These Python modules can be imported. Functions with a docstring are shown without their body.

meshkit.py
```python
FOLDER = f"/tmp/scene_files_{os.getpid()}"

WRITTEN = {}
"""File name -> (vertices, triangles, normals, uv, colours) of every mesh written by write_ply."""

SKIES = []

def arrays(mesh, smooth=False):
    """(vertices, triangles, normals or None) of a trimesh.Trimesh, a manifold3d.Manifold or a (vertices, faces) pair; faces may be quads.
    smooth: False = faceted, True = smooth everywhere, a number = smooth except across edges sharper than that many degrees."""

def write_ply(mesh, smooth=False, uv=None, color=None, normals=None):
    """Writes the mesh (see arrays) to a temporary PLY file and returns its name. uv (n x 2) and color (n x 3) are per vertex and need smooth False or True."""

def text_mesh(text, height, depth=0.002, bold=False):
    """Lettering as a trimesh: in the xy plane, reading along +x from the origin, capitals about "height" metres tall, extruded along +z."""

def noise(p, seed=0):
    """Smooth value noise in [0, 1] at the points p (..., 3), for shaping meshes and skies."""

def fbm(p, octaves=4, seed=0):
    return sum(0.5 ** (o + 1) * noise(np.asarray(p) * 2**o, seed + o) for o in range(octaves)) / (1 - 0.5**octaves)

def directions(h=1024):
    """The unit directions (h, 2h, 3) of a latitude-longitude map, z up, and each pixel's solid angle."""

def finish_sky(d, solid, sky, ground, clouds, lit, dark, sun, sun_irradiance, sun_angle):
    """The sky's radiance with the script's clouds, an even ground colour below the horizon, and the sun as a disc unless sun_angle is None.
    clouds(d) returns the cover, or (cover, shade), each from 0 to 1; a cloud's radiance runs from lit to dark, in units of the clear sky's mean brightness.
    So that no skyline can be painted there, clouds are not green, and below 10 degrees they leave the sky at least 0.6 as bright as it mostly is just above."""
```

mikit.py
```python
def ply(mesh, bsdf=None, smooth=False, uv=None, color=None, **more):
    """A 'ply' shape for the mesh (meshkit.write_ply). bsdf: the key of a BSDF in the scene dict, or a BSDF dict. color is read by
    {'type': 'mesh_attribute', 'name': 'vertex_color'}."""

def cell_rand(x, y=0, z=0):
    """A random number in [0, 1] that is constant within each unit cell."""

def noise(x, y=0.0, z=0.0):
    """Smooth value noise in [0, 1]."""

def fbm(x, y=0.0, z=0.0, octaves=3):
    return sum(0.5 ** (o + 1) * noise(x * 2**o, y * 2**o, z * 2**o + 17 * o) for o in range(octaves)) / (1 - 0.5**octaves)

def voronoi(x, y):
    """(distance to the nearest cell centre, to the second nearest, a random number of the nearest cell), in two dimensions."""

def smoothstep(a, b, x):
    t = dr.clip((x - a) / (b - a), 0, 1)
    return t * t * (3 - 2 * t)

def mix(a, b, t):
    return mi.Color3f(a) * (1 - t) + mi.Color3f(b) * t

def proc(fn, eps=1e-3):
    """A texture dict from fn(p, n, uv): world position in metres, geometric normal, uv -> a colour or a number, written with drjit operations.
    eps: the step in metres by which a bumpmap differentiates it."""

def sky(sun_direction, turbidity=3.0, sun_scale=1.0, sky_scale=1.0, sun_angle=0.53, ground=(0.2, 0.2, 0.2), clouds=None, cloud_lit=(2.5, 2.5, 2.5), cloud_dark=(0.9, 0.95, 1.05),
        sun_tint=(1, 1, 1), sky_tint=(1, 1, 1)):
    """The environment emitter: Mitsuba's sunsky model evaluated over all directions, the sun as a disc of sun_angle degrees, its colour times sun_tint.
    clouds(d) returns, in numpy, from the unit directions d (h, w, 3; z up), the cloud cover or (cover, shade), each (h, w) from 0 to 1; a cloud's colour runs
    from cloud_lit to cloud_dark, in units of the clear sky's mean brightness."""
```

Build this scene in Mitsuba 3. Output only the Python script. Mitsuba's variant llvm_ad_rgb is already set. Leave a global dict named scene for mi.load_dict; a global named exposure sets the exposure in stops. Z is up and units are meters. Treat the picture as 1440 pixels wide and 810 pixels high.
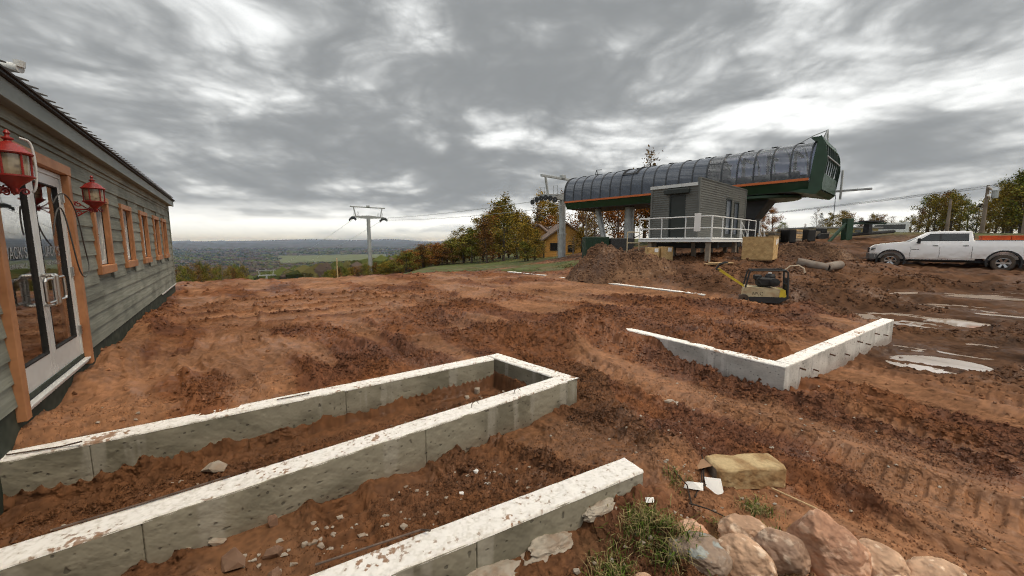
import math, random
import numpy as np, trimesh, mitsuba as mi, drjit as dr, mikit, meshkit
import manifold3d as m3
from scipy.interpolate import RBFInterpolator
from shapely.geometry import Polygon
T = mi.ScalarTransform4f
scene, labels = {}, {}
PI = math.pi
rng = np.random.default_rng(7)

# ---------------------------------------------------------------- camera, sky, exposure
CAM_Z, PITCH = 1.65, math.radians(6.8)
scene['camera'] = {'type': 'perspective', 'fov': 2 * math.degrees(math.atan(720 / 542)), 'fov_axis': 'x', 'near_clip': 0.05, 'far_clip': 60000.0,
                   'to_world': T().look_at(origin=[0, 0, CAM_Z], target=[0, math.cos(PITCH), CAM_Z - math.sin(PITCH)], up=[0, 0, 1])}


def clouds(d):
    el = np.degrees(np.arcsin(np.clip(d[..., 2], -1, 1)))
    az = np.degrees(np.arctan2(d[..., 0], d[..., 1]))
    k = 1.0 / (np.maximum(d[..., 2], 0) + 0.115)
    u, v = d[..., 0] * k, d[..., 1] * k
    P = np.stack([u, v, 0 * u], -1)

    def warped(f, a, s):
        q = np.stack([u * f, v * f, 0 * u + s], -1)
        w1, w2 = meshkit.fbm(q * 1.0 + 3, 3, s) - .5, meshkit.fbm(q * 1.0 + 31, 3, s + 7) - .5
        return q + np.stack([w1, w2, 0 * w1], -1) * a

    def bill(q, o, s):                                          # heaped lumps: round tops, sharp rifts
        out, n = 0, 0
        for i in range(o):
            out = out + 0.58 ** i * np.abs(2 * meshkit.noise(q * 2.03 ** i + 11.3 * i, s + i) - 1); n += 0.58 ** i
        return 1 - out / n
    b1 = bill(warped(1.05, 0.4, 3), 7, 61)
    b2 = meshkit.fbm(warped(0.55, 0.6, 5), 4, 71)
    sp = np.stack([d[..., 0], d[..., 1], d[..., 2] * 2.1], -1)   # heaps as they stand in the sky, wider than tall
    sw = np.stack([meshkit.fbm(sp * 3.1 + 7 * j, 3, 95 + j) - .5 for j in range(3)], -1)
    b3 = meshkit.fbm(sp * 9.0 + sw * 2.2 + 4, 6, 81)
    b4 = bill(sp * 3.5 + sw * 1.4, 6, 91)
    f = 0.95 * (b1 - 0.62) + 0.7 * (b2 - 0.5) + 0.42 * (b3 - 0.5) + 1.25 * (b4 - 0.62)
    f = f + 0.26 * np.exp(-((el - 9.0) / 2.8) ** 2) * (0.55 + 0.6 * np.clip((5 - az) / 30, 0, 1))
    f = f - 0.13 * np.exp(-((el - 16.5 + 0.06 * az) / 3.4) ** 2) * (0.3 + 1.2 * b2)
    sh = 0.5 + 0.5 * np.tanh(3.9 * (f - 0.012))
    sh = 0.04 + 0.96 * sh
    low = 1 - np.clip((el - 3.0 - 5.5 * (b2 - 0.45) - 3.0 * (b3 - .5)) / 2.4, 0, 1)
    low = low * low * (3 - 2 * low)
    st = meshkit.fbm(np.stack([az * 0.06 + 2 * b3, el * 0.9, 0 * el], -1), 5, 51)
    sh = sh * (1 - low) + low * np.clip(0.06 + (st - 0.45) * 2.1, 0, 0.75)
    return np.ones_like(sh) - 0.30 * low * np.clip((3 - el) / 2, 0, 1), np.clip(sh, 0, 1)


scene['sky'] = mikit.sky([0.45, -0.25, 0.86], turbidity=4, sun_scale=0.30, sun_angle=24, clouds=clouds, cloud_lit=(2.85, 2.9, 2.88), cloud_dark=(0.62, 0.65, 0.665), ground=(0.10, 0.07, 0.05), sky_tint=(1, 1, 1))
exposure = 2.2


# ---------------------------------------------------------------- helpers
def numbered(name):
    if name not in scene and name not in labels:
        return name
    i = 1
    while f'{name}_{i:03d}' in scene or f'{name}_{i:03d}' in labels:
        i += 1
    return f'{name}_{i:03d}'


def thing(name, label, cat, group=None, kind=None):
    k = numbered(name)
    labels[k] = {'label': label, 'category': cat}
    if group: labels[k]['group'] = group
    if kind: labels[k]['kind'] = kind
    return k


def part(parent, name, mesh, mat, smooth=False, label=None, kind=None, **kw):
    k = numbered(parent + '__' + name)
    if isinstance(mesh, list): mesh = cat(mesh)
    scene[k] = mikit.ply(mesh, mat, smooth, **kw)
    if label or kind:
        labels[k] = {}
        if label: labels[k]['label'] = label
        if kind: labels[k]['kind'] = kind
    return k


def solo(name, mesh, mat, label, category, group=None, kind=None, smooth=False, **kw):
    k = thing(name, label, category, group, kind)
    if isinstance(mesh, list): mesh = cat(mesh)
    scene[k] = mikit.ply(mesh, mat, smooth, **kw)
    return k


def struct(name, mesh, mat, smooth=False, label=None, **kw):
    k = numbered(name)
    scene[k] = mikit.ply(mesh, mat, smooth, **kw)
    labels[k] = {'kind': 'structure'}
    if label: labels[k]['label'] = label
    return k


def TM(v, f):
    return trimesh.Trimesh(np.asarray(v, float), np.asarray(f, int), process=False)


def cat(ms):
    vs, fs, n = [], [], 0
    for m in ms:
        vs.append(np.asarray(m.vertices)); fs.append(np.asarray(m.faces) + n); n += len(m.vertices)
    return TM(np.vstack(vs), np.vstack(fs))


_B = np.array([[x, y, z] for x in (-.5, .5) for y in (-.5, .5) for z in (-.5, .5)])
_BF = [[0, 1, 3], [0, 3, 2], [4, 6, 7], [4, 7, 5], [0, 4, 5], [0, 5, 1], [2, 3, 7], [2, 7, 6], [0, 2, 6], [0, 6, 4], [1, 5, 7], [1, 7, 3]]


def box(c, s, b=0.0):
    """A box at centre c of size s; b: chamfer."""
    c, s = np.array(c, float), np.array(s, float)
    if b <= 0:
        return TM(_B * s + c, _BF)
    b = min(b, 0.45 * s.min())
    pts = []
    for sg in _B * 2:
        for a in range(3):
            q = sg * (s / 2 - b); q[a] = sg[a] * s[a] / 2
            pts.append(q + c)
    return hull(pts)


def span(p, q, b=0.0):
    p, q = np.array(p, float), np.array(q, float)
    return box((p + q) / 2, np.abs(q - p), b)


def hull(pts):
    m = trimesh.convex.convex_hull(np.asarray(pts, float))
    return TM(m.vertices, m.faces)


def tube(pts, r, n=8, caps=True, closed=False):
    P = np.array(pts, float); k = len(P)
    r = np.broadcast_to(np.asarray(r, float), (k,))
    d = np.roll(P, -1, 0) - np.roll(P, 1, 0) if closed else np.gradient(P, axis=0)
    d /= np.linalg.norm(d, axis=1, keepdims=True) + 1e-12
    a = np.array([0, 0, 1.0]) if abs(d[0][2]) < 0.9 else np.array([1.0, 0, 0])
    V = []
    for i in range(k):
        a = a - d[i] * (a @ d[i]); a /= np.linalg.norm(a)
        b = np.cross(d[i], a)
        t = np.arange(n) / n * 2 * PI
        V.append(P[i] + r[i] * (np.cos(t)[:, None] * a + np.sin(t)[:, None] * b))
    V = np.vstack(V); F = []
    for i in range(k if closed else k - 1):
        j = (i + 1) % k
        for q in range(n):
            w = (q + 1) % n
            F += [[i * n + q, i * n + w, j * n + w], [i * n + q, j * n + w, j * n + q]]
    if caps and not closed:
        V = np.vstack([V, P[0], P[-1]])
        for q in range(n):
            w = (q + 1) % n
            F += [[k * n, w, q], [k * n + 1, (k - 1) * n + q, (k - 1) * n + w]]
    return TM(V, F)


def lathe(prof, n=20, c=(0, 0, 0)):
    """Revolved about z: prof = [(r, z), ...] from bottom to top, outside."""
    t = np.arange(n) / n * 2 * PI
    V = np.vstack([np.stack([r * np.cos(t), r * np.sin(t), np.full(n, z)], 1) for r, z in prof]) + np.array(c)
    F = []
    for i in range(len(prof) - 1):
        for q in range(n):
            w = (q + 1) % n
            F += [[i * n + q, i * n + w, (i + 1) * n + w], [i * n + q, (i + 1) * n + w, (i + 1) * n + q]]
    return TM(V, F)


def prism(poly, h, z=0.0):
    m = trimesh.creation.extrude_polygon(Polygon(poly), h, engine='earcut')
    m.apply_translation([0, 0, z])
    return TM(m.vertices, m.faces)


def xf(m, M):
    v = np.asarray(m.vertices) @ np.asarray(M)[:3, :3].T + np.asarray(M)[:3, 3]
    f = np.asarray(m.faces)
    if np.linalg.det(np.asarray(M)[:3, :3]) < 0: f = f[:, ::-1]
    return TM(v, f)


def rot(axis, deg):
    return trimesh.transformations.rotation_matrix(math.radians(deg), axis)


def mov(x, y=0, z=0):
    M = np.eye(4); M[:3, 3] = (x, y, z); return M


def frame(o, xd, yd=None, zd=(0, 0, 1)):
    """Matrix whose local x runs along xd (horizontal), z up (or zd), y = z cross x."""
    xd = np.array([*xd, 0.0])[:3] if len(xd) == 2 else np.array(xd, float)
    xd = xd / np.linalg.norm(xd); zd = np.array(zd, float)
    yd = np.cross(zd, xd); yd /= np.linalg.norm(yd); zd = np.cross(xd, yd)
    M = np.eye(4); M[:3, 0], M[:3, 1], M[:3, 2], M[:3, 3] = xd, yd, zd, o
    return M


def sheet(fn, us, vs):
    """Grid mesh of fn(u, v) -> (n, 3)."""
    U, V = np.meshgrid(us, vs, indexing='ij')
    P = fn(U.ravel(), V.ravel())
    a, b = len(us), len(vs)
    i = (np.arange(a - 1)[:, None] * b + np.arange(b - 1)[None]).ravel()
    return TM(P, np.vstack([np.stack([i, i + b, i + b + 1], 1), np.stack([i, i + b + 1, i + 1], 1)]))


def rock(r, seed, squash=(1, 1, 1), rough=0.16, sub=3, freq=1.3):
    m = trimesh.creation.icosphere(subdivisions=sub)
    v = np.asarray(m.vertices)
    n = meshkit.fbm(v * freq + seed * 3.1, 3, seed) - 0.5
    n2 = meshkit.fbm(v * freq * 4 + seed, 3, seed + 5) - 0.5
    v = v * (1 + 2 * rough * n + 0.35 * rough * n2)[:, None] * r * np.array(squash)
    return TM(v, m.faces)


def chunk(r, seed, sq=(1, 1, 0.6)):
    g = np.random.default_rng(seed)
    p = g.normal(size=(16, 3)); p /= np.linalg.norm(p, axis=1, keepdims=True)
    return hull(p * r * np.array(sq) * g.uniform(0.7, 1.1, (16, 1)))


def lerp(a, b, t): return np.asarray(a, float) * (1 - t) + np.asarray(b, float) * t
def sst(a, b, x):
    t = np.clip((x - a) / (b - a), 0, 1); return t * t * (3 - 2 * t)


# ---------------------------------------------------------------- materials
def mat(name, color, rough=0.7, metallic=0.0, spec=0.4, **kw):
    scene[name] = {'type': 'twosided', 'b': {'type': 'principled', 'base_color': color if isinstance(color, dict) else {'type': 'rgb', 'value': list(color)}, 'roughness': rough, 'metallic': metallic, 'specular': spec, **kw}}


def bumped(name, color, rough, bump, scale=1.0, spec=0.4, **kw):
    scene[name] = {'type': 'twosided', 'b': {'type': 'bumpmap', 'a': bump, 'scale': scale, 'n': {'type': 'principled', 'base_color': color if isinstance(color, dict) else {'type': 'rgb', 'value': list(color)}, 'roughness': rough, 'specular': spec, **kw}}}


def tone(c, amt=0.12, f=3.0, c2=None, f2=14.0):
    c2 = c2 or [x * 0.7 for x in c]
    def fn(p, n, uv):
        a = mikit.fbm(p.x * f, p.y * f, p.z * f)
        b = mikit.noise(p.x * f2, p.y * f2, p.z * f2)
        return mikit.mix(c, c2, mikit.smoothstep(0.35, 0.75, a * 0.7 + b * 0.3)) * (1 - amt + 2 * amt * b)
    return mikit.proc(fn)


VC = {'type': 'mesh_attribute', 'name': 'vertex_color'}


def mud_bump(p, n, uv):
    k = 0.25 + mikit.smoothstep(0.38, 0.62, mikit.fbm(p.x * 1.4, p.y * 1.4, 5.0, 2))
    return mikit.fbm(p.x * 17, p.y * 17, p.z * 17, 5) * 0.10 * k
def mud_rough(p, n, uv):
    a = mikit.fbm(p.x * 0.9, p.y * 0.9, 0, 3)
    b = mikit.noise(p.x * 11, p.y * 11, p.z * 11)
    return 0.42 + 0.5 * mikit.smoothstep(0.35, 0.6, a * 0.6 + b * 0.4)
bumped('mud', VC, mikit.proc(mud_rough), mikit.proc(mud_bump, 2e-3), 1.0, spec=0.35)


def conc(base, dark, streak, mud=0.0):
    def fn(p, n, uv):
        a = p.x * 0.9 - p.y * 0.4
        st = mikit.fbm(a * 15, p.z * 0.9, 3.0, 4)
        bl = mikit.fbm(p.x * 2.3, p.y * 2.3, p.z * 2.3, 3)
        sp = mikit.noise(p.x * 60, p.y * 60, p.z * 60)
        c = mikit.mix(base, dark, mikit.smoothstep(0.38, 0.66, bl))
        c = mikit.mix(c, streak, mikit.smoothstep(0.57, 0.72, st) * 0.6)
        pit = mikit.smoothstep(0.80, 0.9, mikit.noise(p.x * 34, p.y * 34, p.z * 34 + 9))
        c = c * (0.9 + 0.2 * sp) * (1 - 0.5 * pit)
        low = mikit.smoothstep(-0.2, -0.42, p.z + 0.16 * (mikit.fbm(p.x * 5, p.y * 5, p.z * 5) - 0.5)) * mud
        return mikit.mix(c, (0.13, 0.07, 0.045), low)
    return mikit.proc(fn)
def conc_bump(p, n, uv):
    return mikit.fbm(p.x * 18, p.y * 18, p.z * 18, 4) * 0.014 - mikit.smoothstep(0.8, 0.9, mikit.noise(p.x * 34, p.y * 34, p.z * 34 + 9)) * 0.004
CB = mikit.proc(conc_bump, 2e-3)
bumped('concrete_damp', conc((0.285, 0.268, 0.208), (0.18, 0.170, 0.128), (0.38, 0.365, 0.31), 0.4), 0.8, CB)
bumped('concrete_pale', conc((0.50, 0.49, 0.46), (0.36, 0.355, 0.33), (0.62, 0.61, 0.58), 0.5), 0.8, CB)
def top_col(p, n, uv):
    a = mikit.fbm(p.x * 2.6, p.y * 2.6, 4.0, 5)
    b = mikit.noise(p.x * 75, p.y * 75, p.z * 75)
    g = mikit.fbm(p.x * 38, p.y * 38, 2.0, 3)
    c = mikit.mix((0.84, 0.83, 0.80), (0.66, 0.64, 0.59), mikit.smoothstep(0.35, 0.75, 0.5 * b + 0.5 * g))
    c = mikit.mix(c, (0.30, 0.21, 0.15), mikit.smoothstep(0.69, 0.80, g + 0.5 * (a - 0.5)) * 0.75)
    return mikit.mix(c, (0.27, 0.15, 0.085), mikit.smoothstep(0.70, 0.78, a + 0.45 * (g - 0.5) + 0.2 * (b - .5)) * 0.8)
bumped('concrete_top', mikit.proc(top_col), 0.85, CB, 1.0)

# ---------------------------------------------------------------- terrain
W = np.array
A_IN, A_END = W([-3.86, 2.73]), W([-0.25, 5.31])           # inner face of the back wall, its end
B_FR0, B_FR1 = W([-2.60, 1.78]), W([0.66, 4.42])           # front face of the second wall
E0, E1, E2 = W([2.2, 7.08]), W([3.62, 4.94]), W([8.15, 8.08])
C_FR0, C_FR1 = W([-0.62, 1.73]), W([0.96, 2.62])


def unit(v): return v / np.linalg.norm(v)
def perp(v): return W([-v[1], v[0]])
da, db, dc = unit(A_END - A_IN), unit(B_FR1 - B_FR0), unit(C_FR1 - C_FR0)
de1, de2 = unit(E1 - E0), unit(E2 - E1)
A_FAR = A_IN - da * 5.5
B_FAR = B_FR0 - db * 5.0
TH = 0.205


def seg_dist(x, y, p, q):
    d = q - p; L = d @ d
    t = np.clip(((x - p[0]) * d[0] + (y - p[1]) * d[1]) / L, 0, 1)
    return np.hypot(x - p[0] - t * d[0], y - p[1] - t * d[1])


def inside(x, y, poly):
    r = np.zeros(x.shape, bool); n = len(poly)
    for i in range(n):
        (x0, y0), (x1, y1) = poly[i], poly[(i + 1) % n]
        c = (y0 > y) != (y1 > y)
        r ^= c & (x < (x1 - x0) * (y - y0) / (y1 - y0 + 1e-12) + x0)
    return r


def sdist(x, y, poly):
    d = np.min([seg_dist(x, y, W(poly[i]), W(poly[(i + 1) % len(poly)])) for i in range(len(poly))], 0)
    return np.where(inside(x, y, poly), d, -d)


na, nb = perp(da), perp(db)
A_MID0, A_MID1 = A_FAR + na * TH * .42, A_END + na * TH * .42 + da * TH * .6
END_OUT0, END_OUT1 = A_END + na * TH + da * TH, B_FR1
E_in1, E_in2 = perp(de1) * -1, perp(de2)
# the raised terrace: edges run along the middle of the walls, elsewhere they are soft
terrace = [tuple(A_MID0), tuple(A_MID1), (0.55, 6.1), (1.3, 6.75), tuple(E0 + perp(de1) * .11), tuple(E1 + (perp(de1) + perp(de2)) * .11 / (1 + perp(de1) @ perp(de2))), tuple(E2 + perp(de2) * .11), (7.3, 9.3), (6.9, 10.6), (6.1, 12.0), (2.4, 17.9), (-.8, 22.6), (-4.5, 21.2), (-15.5, 15.5), (-20, 8), (-14, -4)]
walls_T = [(A_MID0, A_MID1), (E0, E1), (E1, E2)]
CP = W([(-6, 1, -.3), (-3, 1.5, -.27), (-1.6, 2.3, -.31), (-.8, 3, -.35), (0, 3.7, -.40), (.9, 4, -.33), (.4, 2.2, -.22), (-.1, 1.9, -.26), (.95, 2.5, -.12), (1.15, 2.75, -.1),
        (1.5, 2.2, -.27), (2.3, 2.1, -.30), (0, 0, -.2), (1.2, 1.2, -.25), (-4, -3, -.3), (3, -4, -.3), (12, -4, -.4), (-14, 0, -.2), (3, 2.5, -.38), (4, 3, -.4), (1.6, 4.6, -.3), (2.1, 3.9, -.35),
        (2.25, 7.0, -.06), (2.8, 6.1, -.33), (3.3, 5.2, -.37), (3.7, 4.7, -.37), (5.4, 6, -.43), (8.3, 8, -.45), (7.1, 6.4, -.44), (6, 4, -.42), (8, 5, -.42), (12, 6, -.4),
        (1.2, 5.9, -.16), (.6, 6.2, -.05), (.9, 5.1, -.24), (10, 11, -.32), (12, 10, -.36), (14, 14, 0), (21.8, 22.3, .27), (24.8, 19.7, .25), (18, 18, .15), (18, 12, -.2), (28, 17, .2), (24, 12, 0), (9.5, 13.5, .15),
        (11, 17.5, .88), (8, 18, .75), (6, 15, .22), (5, 19, .5), (13.5, 17.5, .72), (15, 21, .8), (5.4, 42, 0), (18, 25, 1.0), (19, 28, 1.5), (25, 31, 1.8), (32, 30, 1.8), (20, 45, 1.6), (40, 25, 1.5), (40, 45, 2.2), (28, 50, 2.0), (12, 27, .9),
        (2, 19.5, 0), (0, 25, -.3), (4, 30, .1), (8, 33, .4), (1, 35, -.5), (-6, 24, -.2), (-15, 20, -.2), (-25, 25, -.2), (-30, 50, -.2), (-10, 45, -.3), (-5, 60, -.3), (8, 62, -.2), (-45, 30, -.2), (8.5, 9.2, -.2), (7.6, 11, -.05), (6.9, 12.5, 0.05)])
_rbf = RBFInterpolator(CP[:, :2], CP[:, 2], kernel='linear', smoothing=0.02)
EDGE = [W([-40, 7]), W([-15.5, 14.6]), W([-4.5, 20.6]), W([-.6, 22.8]), W([.4, 29]), W([3.6, 36]), W([9, 45]), W([17, 75]), W([32, 140]), W([70, 260])]


def edge_sd(x, y):
    """Distance beyond the brow of the hill (positive on the valley side)."""
    P = [tuple(p) for p in EDGE] + [(6000, 20000), (-20000, 20000), (-20000, -1000)]
    return sdist(x, y, P)


def base_height(x, y):
    r = np.hypot(x, y)
    hl = np.zeros_like(x)
    near = r < 70
    hl[near] = _rbf(np.stack([x[near], y[near]], 1))
    fb = 2.0 * sst(4, 26, x)
    hl = np.where(near, hl, fb) * (1 - sst(48, 68, r)) + fb * sst(48, 68, r)
    # the grassy bank on the right
    hl = hl + .45 * sst(36, 46, x * .80 + y * .60) * sst(24, 32, x)
    sd = sdist(x, y, terrace)
    dw = np.min([seg_dist(x, y, p, q) for p, q in walls_T], 0)
    s = np.clip(.045 + .8 * np.maximum(dw - .12, 0), .045, .7)
    m = sst(-1, 1, sd / s)
    ht = 0.012 * np.sin(x * .9) * np.sin(y * .7 + 1) - .01
    h = hl * (1 - m) + ht * m
    # trench between the two long walls
    pit = [tuple(A_FAR), tuple(A_END), tuple(A_END + (B_FR1 - END_OUT0) * .86), tuple(B_FR1 + nb * TH * .55 - db * .05), tuple(B_FAR + nb * TH * .55)]
    ps = sdist(x, y, pit)
    h = np.where(ps > 0, -.40 * sst(0, .03, ps) + h * (1 - sst(0, .03, ps)), h)
    # low side of wall B and end wall
    d = edge_sd(x, y)
    drop = np.where(d > 0, (.072 + .075 * sst(-6, -20, x + .12 * (y - 20))) * np.minimum(d, 90) + .075 * np.maximum(d - 90, 0) + .02 * np.maximum(d - 12, 0) + .07 * np.maximum(d - 90, 0), 0)
    drop = 120 * (1 - np.exp(-drop / 120))
    h = h - drop * sst(-1, 3, d)
    # far hills
    far = sst(2600, 11000, r) * (66 + 55 * meshkit.fbm(np.stack([x / 4200, y / 4200, 0 * x], -1), 3, 5)) * (d > 0)
    az = np.degrees(np.arctan2(x, y))
    rid = 118 * np.exp(-((az + 27) / 6.5) ** 2) + 120 * np.exp(-((az + 17) / 4.5) ** 2) + 50 * np.exp(-((az + 40) / 9) ** 2)
    far = far + sst(9000, 14500, r) * rid * (1 - sst(15000, 22000, r))
    h = h + far + 5 * sst(300, 900, r) * (meshkit.fbm(np.stack([x / 420, y / 420, 0 * x], -1), 3, 8) - .5)
    return h, d, m, ps


def ridge(x, y, pts, hgt, wid, seed=1):
    pts = [W(p) for p in pts]
    d = np.min([seg_dist(x, y, pts[i], pts[i + 1]) for i in range(len(pts) - 1)], 0) if len(pts) > 1 else np.hypot(x - pts[0][0], y - pts[0][1])
    lump = .7 + .6 * meshkit.fbm(np.stack([x * 2.1, y * 2.1, 0 * x], -1), 3, seed)
    return hgt * np.exp(-(d / wid) ** 2) * lump


RIDGES = [([(-.35, 6.3), (.3, 6.6), (1.0, 6.4)], .16, .30), ([(-1.6, 6.2), (-.7, 6.6), (.2, 7.0)], .12, .22), ([(.9, 7.5), (1.5, 7.3), (2.1, 6.9)], .20, .30), ([(1.6, 8.7), (2.3, 8.2), (2.6, 7.6)], .10, .3),
          ([(1.15, 4.0), (1.35, 3.5), (1.4, 3.1)], .13, .22), ([(.95, 4.25), (1.1, 3.9)], .1, .2), ([(1.2, 2.9), (1.6, 3.3)], .07, .2), ([(3.3, 4.6), (4.0, 4.6), (5, 5.3)], .06, .2), ([(2.3, 6.3), (2.9, 5.4)], .06, .15),
          ([(-3.9, 3.35), (-2.8, 4.1), (-1.6, 4.9)], .05, .18), ([(-5.0, 4.2), (-6, 5.9), (-7.5, 8)], .14, .35), ([(-4.5, 3.3), (-4.2, 3.0)], .1, .3),
          ([(6.8, 8.9), (8.2, 9.6), (8.8, 10.3)], .18, .35), ([(3.4, 9.6), (5.2, 10.2), (6.0, 10.2)], .06, .3), ([(4.0, 5.6), (4.5, 6.3), (6, 7.2)], .05, .14),
          ([(8.6, 6.4), (10, 7.4), (12, 9.5)], .10, .35), ([(9, 12), (12, 13), (16, 15)], .15, .6), ([(7, 13.4), (10, 14.8)], .15, .5), ([(15, 17), (19, 19.5)], .18, .7), ([(11.5, 8.7), (13, 11)], .12, .4)]
DIPS = [([(6.9, 6.9), (7.9, 7.9)], .07, .55), ([(6.4, 6.1), (7.6, 6.5)], .05, .35), ([(9.0, 9.4), (9.8, 10.8)], .10, .55), ([(12.0, 9.5), (11.6, 11.2), (13.2, 13.0)], .14, .5), ([(12.5, 13.5), (13.6, 14.6)], .14, .4)]
PUDS = []
for cx, cy, rx, ry in ((8.95, 7.25, 1.25, 1.1), (7.5, 6.6, .8, .6), (10.2, 10.2, 1.9, 1.3), (12.6, 9.4, 1.3, 1.2), (14.6, 11.6, 1.8, 1.7), (17.4, 13.4, 2.0, 1.2), (13.4, 13.9, 1.1, .8), (20.5, 16.0, 2.2, .9)):
    t = np.arange(24) / 24 * 2 * PI
    q = base_height(cx + rx * np.cos(t), cy + ry * np.sin(t))
    low = np.where(q[2] < .3, q[0], 9)
    PUDS.append((cx, cy, rx, ry, float(low.min()) - .05))
TRACK_T = unit(W([-.62, .785]))                            # the way the machines drive
TRACK_N = perp(TRACK_T)


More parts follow.
